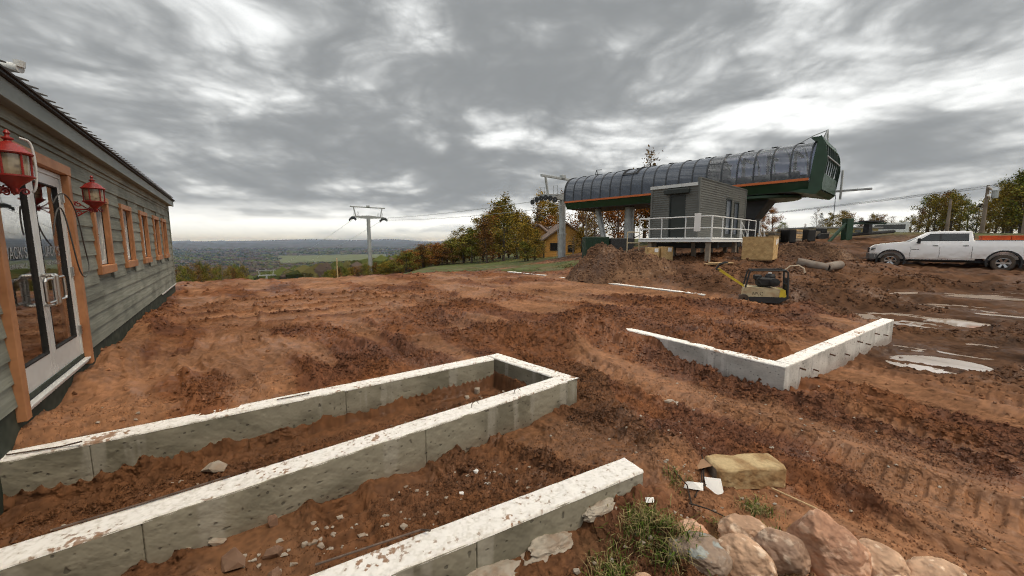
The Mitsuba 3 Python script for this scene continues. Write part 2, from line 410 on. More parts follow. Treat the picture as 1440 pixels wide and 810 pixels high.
def ground(x, y, calm=False):
    """(height, colour) of the ground sheet."""
    h, d, m, ps = base_height(x, y)
    r = np.hypot(x, y)
    P3 = np.stack([x, y, 0 * x], -1)
    s, n = x * TRACK_T[0] + y * TRACK_T[1], x * TRACK_N[0] + y * TRACK_N[1]
    wob = meshkit.fbm(P3 * .35, 2, 71) - .5
    n = n + .8 * wob
    AN = np.stack([s * .22, n * 1.5, 0 * x], -1)
    lowf = meshkit.fbm(AN + 2.2, 3, 41)
    lowg = meshkit.fbm(P3 * .55 + 9, 3, 43)
    on_lane = (1 - m) * (x > 1) * (r < 60)
    wetside = sst(4.5, 8, x + .45 * (y - 6)) * (1 - m) * sst(5, 7, x)
    flat_ = .075 * np.exp(-((x - 5.0) / 1.9) ** 2 - ((y - 7.4) / 1.4) ** 2) + .06 * np.exp(-((x + 1.6) / 1.7) ** 2 - ((y - 7.9) / 1.5) ** 2) + .05 * np.exp(-((x - 1.0) / 3.0) ** 2 - ((y - 13.5) / 3.0) ** 2) + .05 * np.exp(-((x - 2.3) / .8) ** 2 - ((y - 3.9) / 1.2) ** 2)
    smooth = sst(.485 - .015 * m, .555 - .015 * m, .62 * lowf + .38 * lowg + flat_)
    smooth = smooth * (ps < 0) * (1 - .75 * wetside)
    nearmask = 1 - sst(35, 60, r)
    rgh = (1 - .80 * smooth)
    c1 = meshkit.fbm(P3 * 3.1, 4, 101)
    c2 = meshkit.fbm(P3 * 9.0, 3, 103)
    c3 = meshkit.fbm(P3 * 24.0, 2, 105)
    billow = np.abs(c1 - .5) * 2
    c4 = meshkit.noise(P3 * 46, 109)
    clod = np.maximum(c2 - .42, 0) * .11 + (.3 - 2 * np.abs(c3 - .5)) * .030 + (c4 - .5) * .026 * (r < 9)
    pitk = np.where(ps > 0, .7, 1)
    rid = (1 - np.abs(2 * meshkit.fbm(P3 * 5.2 + 3, 3, 115) - 1)) ** 3
    h2 = h + nearmask * rgh * pitk * (rid - .35) * .055 * (.3 + sst(.42, .62, lowg)) + nearmask * rgh * pitk * ((c1 - .5) * .075 + billow * .03 + clod * (.45 + 1.5 * sst(.4, .65, meshkit.fbm(P3 * .9, 2, 107)))) * (1 - sst(0, 4, d) * .6)
    # streaky ruts along the driving direction
    rut = meshkit.fbm(np.stack([s * .22, n * 3.2, 0 * x], -1), 3, 111) - .5
    h2 = h2 + nearmask * rut * .11 * (ps < 0) * sst(2.6, 4, r) * (1 + .6 * wetside)
    far_rough = wetside + .9 * sst(11.5, 14, y) * (x > 3.2) * (1 - m) * (r < 60)
    rd2 = (1 - np.abs(2 * meshkit.fbm(np.stack([s * .9, n * 2.4, 0 * x], -1), 4, 117) - 1)) ** 2
    rd3 = (1 - np.abs(2 * meshkit.noise(P3 * 4.1, 119) - 1)) ** 2
    h2 = h2 + np.clip(far_rough, 0, 1) * nearmask * ((rd2 - .45) * .16 + (rd3 - .4) * .07 + rut * .12)
    # long sharp scrape marks and squeezed-up ridges along the driving direction
    sm_ = sst(.36, .58, meshkit.fbm(P3 * .8 + 41, 3, 121))
    k1_ = (1 - np.abs(2 * meshkit.fbm(np.stack([s * .45, n * 3.3, 0 * x], -1), 3, 123) - 1)) ** 3
    k2_ = (1 - np.abs(2 * meshkit.fbm(np.stack([s * 1.3, n * 9.5, 0 * x], -1), 3, 125) - 1)) ** 3
    amt = (ps < 0) * sst(2.0, 3.2, r + .8 * x) * nearmask * (1 - sst(0, 3, d) * .5)
    h2 = h2 + amt * ((k1_ - .4) * .085 * (.35 + .65 * sm_) + (k2_ - .4) * .042 * (.3 + .7 * sm_) * (r < 16))
    # level passes of the dozer blade in the far left of the terrace
    bs, bn = x * .82 + y * .57, -x * .57 + y * .82
    blade = sst(1.25, .75, np.hypot((bs - 1.6) / 3.0, (bn - 11.2) / 2.6)) * m
    bq = np.abs(((bn + .12 * (meshkit.noise(P3 * .9, 127) - .5)) / .95) % 1 - .5) * .95
    edge_ = np.exp(-(bq / .09) ** 2)
    h2 = h2 * (1 - .85 * blade) + blade * (.02 + .075 * edge_ * (.4 + 1.2 * c1) + (c3 - .5) * .01)
    smooth = np.maximum(smooth * (1 - blade), blade * (1 - edge_))
    # crawler tracks with cleats
    trk = np.zeros_like(x)
    for n0, hw, s0, s1 in ((-.55, .2, 1.5, 30), (-2.05, .2, 1.5, 30), (-4.55, .2, -7, 12), (-5.9, .2, -7, 12), (2.3, .2, 6, 24), (3.6, .2, 6, 24), (6.1, .2, 5, 26), (7.5, .2, 5, 26), (-3.55, .17, 0, 14), (-7.0, .17, -8, 3), (-8.3, .17, -8, 3), (.6, .2, 4, 22), (-9.2, .22, 2, 24), (-10.9, .22, 2, 24)):
        q = np.abs(n - n0)
        inb = sst(hw, hw - .06, q) * sst(s0, s0 + 1, s) * (1 - sst(s1 - 1, s1, s)) * (ps < 0) * sst(1.5, 2.2, r) * (x > -7)
        inb = inb * sst(.36, .46, meshkit.fbm(P3 * .7 + n0, 2, 131))
        cle = .5 + .5 * np.sin(s * 2 * PI / .135 + 3 * wob)
        h2 = h2 * (1 - .5 * inb) + (h - .045 + .038 * sst(.25, .6, cle)) * .5 * inb * 1.0 + 0 if False else h2 + inb * nearmask * (-.5 * (h2 - h) - .040 + .034 * sst(.25, .65, cle))
        h2 = h2 + .045 * (.4 + 1.2 * c1) * np.exp(-((q - hw - .05) / .06) ** 2) * (.3 + .7 * rgh) * nearmask * (ps < 0) * sst(s0, s0 + 1, s) * (1 - sst(s1 - 1, s1, s)) * (x > -7)
        trk = np.maximum(trk, inb)
    rg = np.zeros_like(x)
    for i, (pts, hh, ww) in enumerate(RIDGES):
        k = ridge(x, y, pts, hh, ww, 200 + i)
        rg = np.maximum(rg, k / hh)
        h2 = h2 + k * (.95 + .45 * c2)
    dip = np.zeros_like(x)
    for i, (pts, hh, ww) in enumerate(DIPS):
        k = ridge(x, y, pts, hh, ww, 300 + i); dip = np.maximum(dip, k / hh); h2 = h2 - k
    for (cx, cy, rx, ry, lvl) in PUDS:
        e = np.hypot((x - cx) / rx, (y - cy) / ry)
        k = sst(1.45, .95, e) * (r < 40) * (1 - m)
        h2 = h2 * (1 - k) + (lvl + .42 * np.clip(h2 - h, -.12, .2) - .018) * k
        bk = sst(.90, 1.0, e) * sst(1.75, 1.45, e) * (1 - m)
        h2 = h2 * (1 - bk) + np.maximum(h2, lvl + .012) * bk
        dip = np.maximum(dip, k * .8)
    # keep clear of the concrete: the loose soil lies just under the tops of the walls, here and there over them
    dw = np.min([seg_dist(x, y, p, q) for p, q in walls_T], 0)
    over = meshkit.fbm(P3 * 1.7 + 4, 3, 141)
    cap = -.015 + .10 * np.maximum(over - .50, 0) + (c3 - .5) * .035
    nw = sst(.34, .12, dw)
    h2 = np.where(dw < .34, h2 * (1 - nw) + np.minimum(h2, cap) * nw, h2)
    # colour of the soil itself: red-brown fill, paler where compacted and drying, dark and peaty on the right
    red = W([.172, .067, .026]); dry = W([.262, .128, .063]); dark = W([.115, .048, .027]); peat = W([.088, .044, .022]); brown = W([.132, .062, .027])
    t = np.clip(smooth * .85 + .35 * (lowg - .5), 0, 1)[..., None]
    col = red * (1 - t) + dry * t
    k = sst(.46, .66, meshkit.fbm(P3 * 1.3 + 7, 4, 151))[..., None] * .75 * (1 - t)
    col = col * (1 - k) + dark * k
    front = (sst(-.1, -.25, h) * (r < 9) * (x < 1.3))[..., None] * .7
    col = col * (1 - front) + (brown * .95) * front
    w_ = np.clip(wetside + .8 * sst(11.5, 14, y) * (x > 3.5) * (1 - m), 0, 1)[..., None] * .8
    col = col * (1 - w_) + peat * w_
    p2 = sst(.45, .62, meshkit.fbm(P3 * .33 + 17, 3, 161))[..., None] * w_ * .55
    col = col * (1 - p2) + brown * 1.15 * p2
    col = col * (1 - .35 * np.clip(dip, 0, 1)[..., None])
    col = col * (.42 + .65 * meshkit.fbm(P3 * 14, 2, 171) + .5 * c4)[..., None]
    # grass beyond the brow, on the hump by the lift and on the right bank
    gz = meshkit.fbm(P3 * .5, 3, 181)
    gr = np.maximum.reduce([sst(.8, 3.5, d + 3 * (gz - .5)), sst(2.2, 1.2, np.hypot((x - 2.2) / 1.8, (y - 26.5) / 3.2) + .8 * (gz - .5)) * (x < 5.0), sst(40, 46, x * .8 + y * .6) * sst(24, 31, x), sst(46, 60, r), sst(.55, .62, gz) * sst(.75, .35, np.hypot(x - 1.05, y - 2.1)) * .8])
    gr = np.clip(gr, 0, 1)[..., None]
    gc = W([.072, .088, .026]) * (.7 + .7 * gz[..., None])
    gd = W([.105, .085, .035])
    kk = sst(.4, .7, meshkit.fbm(P3 * .9 + 31, 3, 191))[..., None]
    col = col * (1 - gr) + (gc * (1 - kk) + gd * kk) * gr
    # the forested valley floor and the ski-run clearing
    f0 = sst(120, 420, r)[..., None]
    fz = meshkit.fbm(P3 / 260, 4, 201)[..., None]; fy = meshkit.fbm(P3 / 60, 3, 203)[..., None]
    fc = W([.036, .036, .022]) * (.7 + .6 * fy) * (1 - sst(.45, .6, fz)) + W([.058, .044, .036]) * (.7 + .6 * fy) * sst(.45, .6, fz)
    col = col * (1 - f0) + fc * f0
    fl = field_mask(x, y)[..., None]
    col = col * (1 - fl) + (W([.105, .118, .04]) * (.8 + .4 * fy)) * fl
    if calm: return h2, np.clip(col, 0, 1), np.maximum(smooth, trk)
    return h2, np.clip(col, 0, 1)


def field_mask(x, y):
    az = np.degrees(np.arctan2(x, y)); r = np.hypot(x, y)
    f = sst(1900, 2200, r + 900 * (meshkit.fbm(np.stack([az * .12, 0 * az, r / 900], -1), 3, 211) - .5)) * (1 - sst(3600, 4000, r)) * sst(-33, -30, az) * (1 - sst(-19, -16, az))
    return f


a_f = np.radians(np.linspace(-57, 57, 781))
a_b = np.radians(np.linspace(60, 300, 81)[:-0 or None])
ANG1 = np.r_[a_f, a_b]; ANG2 = np.r_[a_f[::2], a_b]
R1, RSPLIT = [0.55], 13.0
while R1[-1] < RSPLIT: R1.append(R1[-1] * (1.0062 if R1[-1] > 1.4 else 1.03))
R2 = [R1[-1]]
while R2[-1] < 50: R2.append(R2[-1] * 1.0085)
while R2[-1] < 30000: R2.append(R2[-1] * 1.045)


def polar(ang, rad):
    A, R = np.meshgrid(ang, np.array(rad), indexing='ij')
    x, y = (R * np.sin(A)).ravel(), (R * np.cos(A)).ravel()
    h, c = ground(x, y)
    n, m = len(ang), len(rad)
    i = (np.arange(n)[:, None] * m + np.arange(m - 1)[None]).ravel()
    j = (((np.arange(n) + 1) % n)[:, None] * m + np.arange(m - 1)[None]).ravel()
    return np.stack([x, y, h], 1), c, np.vstack([np.stack([i, i + 1, j + 1], 1), np.stack([i, j + 1, j], 1)])


v1, col1, f1 = polar(ANG1, R1)
v2, col2, f2 = polar(ANG2, R2)
# the odd vertices of the seam lie on the chords of the coarser ring
k1 = np.arange(len(ANG1)) * len(R1) + len(R1) - 1
odd = np.arange(1, 780, 2)
v1[k1[odd]] = (v1[k1[odd - 1]] + v1[k1[odd + 1]]) / 2
k0 = np.arange(len(ANG1)) * len(R1)
nv = len(v1)
gv = np.vstack([v1, v2, [[0, 0, -.2]]]); gcol = np.vstack([col1, col2, [[.1, .05, .03]]])
GF = np.vstack([f1, f2 + nv, np.stack([np.full(len(k0), len(gv) - 1), k0, np.roll(k0, -1)], 1)])
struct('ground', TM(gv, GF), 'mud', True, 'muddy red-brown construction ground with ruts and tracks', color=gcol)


def gz_at(x, y):
    x, y = np.atleast_1d(np.asarray(x, float)), np.atleast_1d(np.asarray(y, float))
    return ground(x, y)[0]


def gz(x, y): return float(gz_at(x, y)[0])


# puddles: level sheets of muddy water lying in the dips
mat('puddle_water', (.34, .29, .245), 0.02, spec=1.0)
for cx, cy, rx, ry, lvl in PUDS:
    t = np.arange(48) / 48 * 2 * PI
    v = np.vstack([[[cx, cy, lvl]], np.stack([cx + 1.05 * rx * np.cos(t), cy + 1.05 * ry * np.sin(t), np.full(48, lvl)], 1)])
    struct('puddle', TM(v, [[0, 1 + i, 1 + (i + 1) % 48] for i in range(48)]), 'puddle_water')

# loose crumbs and clods of soil lying on the rough ground
def crumbs():
    g = np.random.default_rng(5)
    n = 440000
    r = np.exp(g.uniform(math.log(1.3), math.log(25), n)); a = g.uniform(-.99, .99, n)
    x, y = r * np.sin(a), r * np.cos(a)
    q = meshkit.fbm(np.stack([x * 1.0, y * 1.0, 0 * x], -1), 3, 107) + .5 * (meshkit.fbm(np.stack([x * 3.5, y * 3.5, 0 * x], -1), 3, 108) - .5)
    p = sst(.36, .68, q)
    for i, (pts, hh, ww) in enumerate(RIDGES):
        pw_ = [W(t) for t in pts]
        d = np.min([seg_dist(x, y, pw_[i], pw_[i + 1]) for i in range(len(pw_) - 1)], 0)
        p = np.maximum(p, .8 * np.exp(-(d / (ww * 1.3)) ** 2))
    e = np.min([np.hypot((x - c0) / r0, (y - c1_) / r1) for (c0, c1_, r0, r1, _) in PUDS], 0)
    p = np.where((r > 9) & ((x > 5) | (y > 12)), .75 * p + .2, p) * np.where(r > 13.5, (x > 3) * 1.0, 1.0)
    keep = (g.random(n) < p * .42 + .03) & (e > 1.15)
    x, y, r = x[keep], y[keep], r[keep]
    bx = (np.min([seg_dist(x, y, p, q) for p, q in ((A_FAR, A_END), (B_FAR, B_FR1), (C_FR0 - dc * 3, C_FR1), (E0, E1), (E1, E2))], 0) > .28)
    x, y, r = x[bx][:165000], y[bx][:165000], r[bx][:165000]
    z, col, cm_ = ground(x, y, True)
    ok = g.random(len(x)) > .95 * cm_ * (r > 2.2)
    x, y, r, z, col = [q[ok][:100000] for q in (x, y, r, z, col)]
    n = len(x)
    size = np.minimum(.0032 + .016 * g.random(n) ** 6 * (1 + r * .2) + .0012 * r, .012 + .0028 * r)
    O = np.array([[1, 0, 0], [-1, 0, 0], [0, 1, 0], [0, -1, 0], [0, 0, 1], [0, 0, -1.0]])
    OF = np.array([[0, 2, 4], [2, 1, 4], [1, 3, 4], [3, 0, 4], [2, 0, 5], [1, 2, 5], [3, 1, 5], [0, 3, 5]])
    V = O[None] * g.uniform(.75, 1.15, (n, 6, 1)) + g.normal(0, .12, (n, 6, 3))
    t = g.uniform(0, 2 * PI, n); c, s = np.cos(t)[:, None], np.sin(t)[:, None]
    V = np.stack([V[..., 0] * c - V[..., 1] * s, V[..., 0] * s + V[..., 1] * c, V[..., 2] * .95], -1) * size[:, None, None]
    V += np.stack([x, y, z + size * .25], -1)[:, None]
    F = (OF[None] + 6 * np.arange(n)[:, None, None]).reshape(-1, 3)
    C = np.repeat(np.clip(col * g.uniform(.75, 1.25, (n, 1)), 0, 1), 6, 0)
    return TM(V.reshape(-1, 3), F), C


    return TM(V.reshape(-1, 3), F), C


def grit():
    """The finest grains, near by: four-sided bits of soil."""
    g = np.random.default_rng(6)
    n = 110000
    r = 1.35 + 4.4 * g.random(n) ** 1.2; a = g.uniform(-.95, .95, n)
    x, y = r * np.sin(a), r * np.cos(a)
    ok = np.min([seg_dist(x, y, p, q) for p, q in ((A_FAR, A_END), (B_FAR, B_FR1), (C_FR0 - dc * 3, C_FR1), (E0, E1), (E1, E2))], 0) > .23
    x, y, r = x[ok], y[ok], r[ok]; z, col, cl = ground(x, y, True); n = len(x)
    ok = g.random(n) > .75 * cl
    x, y, r, z, col = [q[ok] for q in (x, y, r, z, col)]; n = len(x)
    size = .0026 + .0011 * r + .004 * g.random(n) ** 4
    O = np.array([[1, 0, -.5], [-.5, .87, -.5], [-.5, -.87, -.5], [0, 0, 1.0]])
    V = O[None] * g.uniform(.6, 1.3, (n, 4, 1)) * size[:, None, None]
    t = g.uniform(0, 2 * PI, n); c, s = np.cos(t)[:, None], np.sin(t)[:, None]
    V = np.stack([V[..., 0] * c - V[..., 1] * s, V[..., 0] * s + V[..., 1] * c, V[..., 2]], -1) + np.stack([x, y, z + size * .3], -1)[:, None]
    F = (np.array([[0, 1, 3], [1, 2, 3], [2, 0, 3]])[None] + 4 * np.arange(n)[:, None, None]).reshape(-1, 3)
    return TM(V.reshape(-1, 3), F), np.repeat(np.clip(col * g.uniform(.6, 1.4, (n, 1)), 0, 1), 4, 0)


gm_, gc_ = grit()
solo('soil_grit', gm_, 'mud', 'fine grit and grains of red-brown soil over the near ground', 'soil', kind='stuff', color=gc_)
cm, cc = crumbs()
solo('soil_crumbs', cm, 'mud', 'loose crumbs and clods of red-brown soil strewn over the rutted ground', 'soil', kind='stuff', color=cc)

# ---------------------------------------------------------------- poured concrete walls
def wall_run(root, p0, p1, nrm, th, z0, z1, body, seed, seglen=1.22, top=True, ends=(0, 0)):
    """Panels between form joints from p0 to p1; nrm points from the face p0-p1 to the other face."""
    d = p1 - p0; L = np.linalg.norm(d); d = d / L
    n = max(1, round(L / seglen))
    for i in range(n):
        a, b = L * i / n, L * (i + 1) / n
        off = .0025 * ((i * 7 + seed) % 3)
        m = box(((a + b) / 2, th / 2, (z0 + z1) / 2), (b - a - .003, th - off, z1 - z0), .006)
        part(root, 'wall_panel', xf(m, frame([*p0, 0], d) if (perp(d) @ nrm) > 0 else frame([*(p0 + nrm * th), 0], d)), body)
    if top:
        def fn(u, v):
            p = p0[None] + d[None] * u[:, None] + nrm[None] * v[:, None]
            q = np.stack([p[:, 0], p[:, 1], 0 * u], -1)
            z = z1 + .004 + .010 * (meshkit.fbm(q * 14, 3, seed) - .35) * np.clip(np.minimum(v, th - v) / .02, 0, 1) - .016 * ((v < 1e-6) | (v > th - 1e-6))
            wv = .006 * (meshkit.fbm(q * 9 + 3, 2, seed + 1) - .5) * ((v < .02) | (v > th - .02))
            return np.c_[p + nrm[None] * wv[:, None], z]
        vs = np.r_[0, .006, np.linspace(.018, th - .018, 8), th - .006, th]
        m = sheet(fn, np.linspace(0.004, L - .004, int(L / .025)), vs)
        if perp(d) @ nrm < 0: m = TM(m.vertices, np.asarray(m.faces)[:, ::-1])
        part(root, 'top_surface', m, 'concrete_top', True)


wu = thing('concrete_wall', 'U-shaped grey poured concrete foundation wall with white top round a narrow trench', 'concrete wall', kind='thing')
wall_run(wu, A_FAR, A_END + da * 0, na, TH, -.75, 0, 'concrete_damp', 1, 1.9)
wall_run(wu, A_END + na * TH, B_FR1 - db * TH * .0, da * 1.0, TH, -.75, -.001, 'concrete_damp', 2, 3)
wall_run(wu, B_FAR, B_FR1 - db * .002, nb, TH, -.75, .002, 'concrete_damp', 3, 1.9)
wc = thing('concrete_wall', 'short sloping concrete wall stub nearest the boulders, white crumbly top', 'concrete wall', kind='thing')
wall_run(wc, C_FR0 - dc * 3.5, C_FR1, perp(dc), .20, -.8, 0, 'concrete_damp', 5, 1.5)
we = thing('concrete_wall', 'L-shaped pale concrete corner wall holding back a raised dirt platform beside the puddles', 'concrete wall', kind='thing')
wall_run(we, E0 - de1 * 1.2, E1 - de1 * .0, perp(de1), .2, -.9, 0, 'concrete_pale', 7, .9)
wall_run(we, E1 + de2 * .203, E2, perp(de2), .2, -.9, .002, 'concrete_pale', 8, .75)
for i in range(9):
    p = E1 + de2 * (.5 + .62 * i + .1 * math.sin(i * 5)); z = -.10 - .12 * (i % 2)
    part(we, 'form_tie', xf(tube([(0, .01, 0), (0, -.07, -.01)], .012, 6), frame([p[0], p[1], z], de2)), 'rust_steel')
for u, z in ((1.4, -.12),):
    p = C_FR0 + dc * u
    part(wc, 'form_tie', xf(tube([(-.03, -.012, 0), (.05, -.03, -.02)], .011, 6), frame([p[0], p[1], z], dc)), 'rust_steel')
cs = thing('concrete_wall', 'long white top of a buried foundation wall running past the dirt mound', 'concrete wall', kind='thing')
c0, c1 = W([6.04, 11.8]), W([2.3, 17.72])
dcs = unit(c1 - c0)
for (a, b) in ((0, 2.6), (2.63, 7.0)):
    wall_run(cs, c0 + dcs * a, c0 + dcs * b, perp(dcs), .2, -.5, .05, 'concrete_pale', 11 + int(a), 1.4)
cs2 = thing('concrete_wall', 'short white concrete strip at the grass edge of the dirt terrace', 'concrete wall', kind='thing')
wall_run(cs2, W([1.75, 18.85]), W([-.1, 21.3]), perp(dcs), .2, -.5, .04, 'concrete_pale', 15, 1.4)
mat('rust_steel', (.10, .055, .035), .6, .3)

# ---------------------------------------------------------------- the lodge on the left
def wood_bump(p, n, uv):
    return mikit.fbm((p.x * .6 - p.y * .8) * 5, p.z * 90, 2.0, 3) * .004
def siding_col(p, n, uv):
    g = mikit.fbm((p.x * .6 - p.y * .8) * 3, p.z * 60, 2.0, 3)
    b = mikit.fbm(p.x * 2.2, p.y * 2.2, p.z * 2.2, 3)
    row = mikit.cell_rand((p.z + 5) * 5.2, (p.x * .6 - p.y * .8) * .5, 3)
    c = mikit.mix((.17, .183, .155), (.235, .25, .212), mikit.smoothstep(.3, .7, b))
    return c * (.75 + .5 * g) * (.88 + .24 * row)
bumped('siding_paint', mikit.proc(siding_col), .75, mikit.proc(wood_bump, 2e-3), spec=.3)
mat('trim_stain', tone((.42, .20, .095), .12, 4, (.30, .135, .062), 30), .55, spec=.35)
mat('fascia_paint', tone((.19, .215, .20), .1, 2, (.15, .172, .158)), .5)
mat('foundation_paint', tone((.030, .040, .030), .15, 3, (.05, .058, .044)), .8)
mat('shingle', tone((.045, .045, .048), .2, 5, (.07, .068, .066), 40), .9)
mat('dark_trim', (.03, .03, .032), .6)
mat('white_metal', tone((.60, .62, .61), .05, 3, (.50, .52, .51)), .35, spec=.5)
mat('steel', (.62, .62, .60), .25, 1.0)
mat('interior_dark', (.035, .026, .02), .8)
mat('interior_wood', tone((.12, .07, .04), .2, 2), .7)
mat('cable_grey', (.09, .09, .088), .6)
mat('rubber', (.018, .018, .018), .6)
scene['window_glass'] = {'type': 'thindielectric', 'int_ior': 1.85}
scene['plain_glass'] = {'type': 'thindielectric', 'int_ior': 1.45}
mat('red_paint', tone((.30, .022, .016), .12, 9, (.17, .016, .013), 50), .38, spec=.5, clearcoat=.25)
mat('seedy_glass', tone((.36, .31, .22), .2, 14, (.10, .075, .05), 40), .12, spec=.6)
mat('white_letter', (.30, .32, .33), .5)
mat('putty', (.55, .45, .33), .8)

LB = math.radians(-36.2)
BO = np.array([-5.30, 4.66, 0.0])
bd = np.array([math.sin(LB), math.cos(LB)])
# lodge frame: local x runs along the wall away from the camera, local y into the lodge, z up
ML = frame(BO, bd)
OUT = -1.0
Z_SID, Z_TOP = .30, 2.82
U0, U1 = -9.0, 9.95
DOOR = (-2.02, 0.0)
WINS = [(.92, 1.80), (2.72, 3.60), (4.55, 5.43), (6.40, 7.28), (7.95, 8.83)]
WZ = (1.22, 2.32)
lodge = thing('lodge_building', 'long grey-green clapboard lodge with orange-brown window trim at the left edge', 'building')
def L(m): return xf(m, ML)
open_x = [(DOOR[0] - .0, DOOR[1], .17, 2.46)] + [(a, b, WZ[0] - .02, WZ[1]) for a, b in WINS]
# boards: overlapping rows broken at the openings and at butt joints
row_h = .195
nrow = int(round((Z_TOP - Z_SID) / row_h))
for i in range(nrow):
    z0 = Z_SID + i * row_h; z1 = min(z0 + row_h + .022, Z_TOP)
    cuts = [(U0, U1)]
    for (a, b, za, zb) in open_x:
        if z0 < zb - .03 and z1 - .022 > za + .03:
            cuts = [seg for (s, e) in cuts for seg in ((s, min(e, a)), (max(s, b), e)) if seg[1] - seg[0] > .02] if any(True for _ in [0]) else cuts
    segs = []
    for (s, e) in cuts:
        j = (i * 1.37) % 3.4 + U0 + 1.2
        pts = [s]
        while j < e - .3:
            if j > s + .3: pts.append(j)
            j += 3.66
        pts.append(e)
        segs += list(zip(pts[:-1], pts[1:]))
    for (s, e) in segs:
        if e < -4.6: continue
        lo = .030; hi = .010
        v = [(s + .0012, -lo, z0), (e - .0012, -lo, z0), (e - .0012, -hi, z1), (s + .0012, -hi, z1), (s + .0012, .004, z0), (e - .0012, .004, z0), (e - .0012, .004, z1), (s + .0012, .004, z1)]
        part(lodge, 'siding_board', L(hull(v)), 'siding_paint')
# structure behind the boards, with real openings
solid = [span((U0, .006, -.6), (U1, .16, Z_SID - .02))]
xs = sorted({U0, U1, *[q for o in open_x for q in o[:2]]})
for a, b in zip(xs[:-1], xs[1:]):
    mid = (a + b) / 2; o = [w for w in open_x if w[0] <= mid <= w[1]]
    if not o: solid.append(span((a, .006, Z_SID - .02), (b, .16, 3.05)))
    else:
        solid += [span((a, .006, o[0][3]), (b, .16, 3.05)), span((a, .006, Z_SID - .02), (b, .16, max(o[0][2], Z_SID - .01)))]
part(lodge, 'wall_frame', L(cat(solid)), 'siding_paint')
part(lodge, 'end_wall', L(span((U1 - .15, .17, -.6), (U1, 9, 3.05))), 'siding_paint')
part(lodge, 'corner_board', L(span((U1 - .07, -.045, Z_SID), (U1 + .03, .1, Z_TOP))), 'siding_paint')
part(lodge, 'foundation', L(span((U0, -.012, -.9), (U1 + .01, .004, Z_SID + .004))), 'foundation_paint')
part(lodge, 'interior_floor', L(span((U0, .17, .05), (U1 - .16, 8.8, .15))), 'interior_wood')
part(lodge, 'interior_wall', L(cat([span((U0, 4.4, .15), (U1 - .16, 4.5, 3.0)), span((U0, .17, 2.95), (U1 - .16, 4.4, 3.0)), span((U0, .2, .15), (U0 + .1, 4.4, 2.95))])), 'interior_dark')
# eaves and roof
part(lodge, 'soffit', L(span((U0, -.13, Z_TOP - .005), (U1 + .1, .0, Z_TOP + .02))), 'fascia_paint')
part(lodge, 'fascia', L(span((U0, -.165, Z_TOP - .02), (U1 + .12, -.132, Z_TOP + .14), .004)), 'fascia_paint')
part(lodge, 'frieze_board', L(span((U0, -.05, Z_TOP - .12), (U1 + .02, -.032, Z_TOP - .006))), 'siding_paint')
part(lodge, 'drip_edge', L(span((U0, -.20, Z_TOP + .142), (U1 + .14, -.135, Z_TOP + .162))), 'dark_trim')
sl = math.tan(math.radians(12))
rows = []
for i in range(16):
    y0, y1 = -.22 + i * .145, -.22 + (i + 1) * .145 + .02
    rows.append(hull([(U, y, Z_TOP + .162 + (y + .22) * sl + dz) for U in (U0, U1 + .16) for (y, dz) in ((y0, .002), (y0, .018), (y1, -.004), (y1, .006))]))
part(lodge, 'shingle_course', L(cat(rows)), 'shingle', kind='stuff')
part(lodge, 'roof', L(hull([(U, y, z) for U in (U0, U1 + .13) for (y, z) in ((-.19, Z_TOP + .164), (2.1, Z_TOP + .15 + 2.3 * sl), (2.1, Z_TOP + .1), (-.13, Z_TOP + .2))])), 'shingle')
part(lodge, 'ridge_cap', L(cat([span((U0, 1.3, Z_TOP + .42), (2.2, 1.5, Z_TOP + .58)), span((2.6, 1.35, Z_TOP + .42), (7.6, 1.5, Z_TOP + .54))])), 'shingle')
# heat cable zigzag clipped along the roof edge
zig = [(U0 + 4 + k * .11, -.205 + (.22 if k % 2 else 0), Z_TOP + .24 + (.22 if k % 2 else 0) * sl) for k in range(int((U1 - U0 - 4) / .11))]
part(lodge, 'heat_cable', L(tube(zig, .007, 5)), 'cable_grey')
# windows
for (a, b) in WINS:
    w = part(lodge, 'window', L(cat([span((a + .085, .02, WZ[0] + .10), (b - .085, .09, WZ[0] + .15)), span((a + .085, .02, WZ[1] - .14), (b - .085, .09, WZ[1] - .09)), span((a + .085, .02, WZ[0] + .15), (a + .13, .09, WZ[1] - .14)), span((b - .13, .02, WZ[0] + .15), (b - .085, .09, WZ[1] - .14)), span(((a + b) / 2 - .025, .022, WZ[0] + .15), ((a + b) / 2 + .025, .088, WZ[1] - .14))])), 'white_metal')
    part(w, 'trim', L(cat([span((a, -.055, WZ[0] + .09), (a + .09, .01, WZ[1] - .09), .004), span((b - .09, -.055, WZ[0] + .09), (b, .01, WZ[1] - .09), .004), span((a - .02, -.058, WZ[1] - .088), (b + .02, .01, WZ[1]), .004)])), 'trim_stain')
    part(w, 'sill', L(span((a - .015, -.07, WZ[0] - .03), (b + .015, .06, WZ[0] + .088), .005)), 'trim_stain')
    m = (a + b) / 2
    for (x0, x1) in ((a + .13, m - .025), (m + .025, b - .13)):
        part(w, 'pane', L(TM([(x0, .05, WZ[0] + .15), (x1, .05, WZ[0] + .15), (x1, .05, WZ[1] - .14), (x0, .05, WZ[1] - .14)], [[0, 1, 2], [0, 2, 3]])), 'plain_glass')
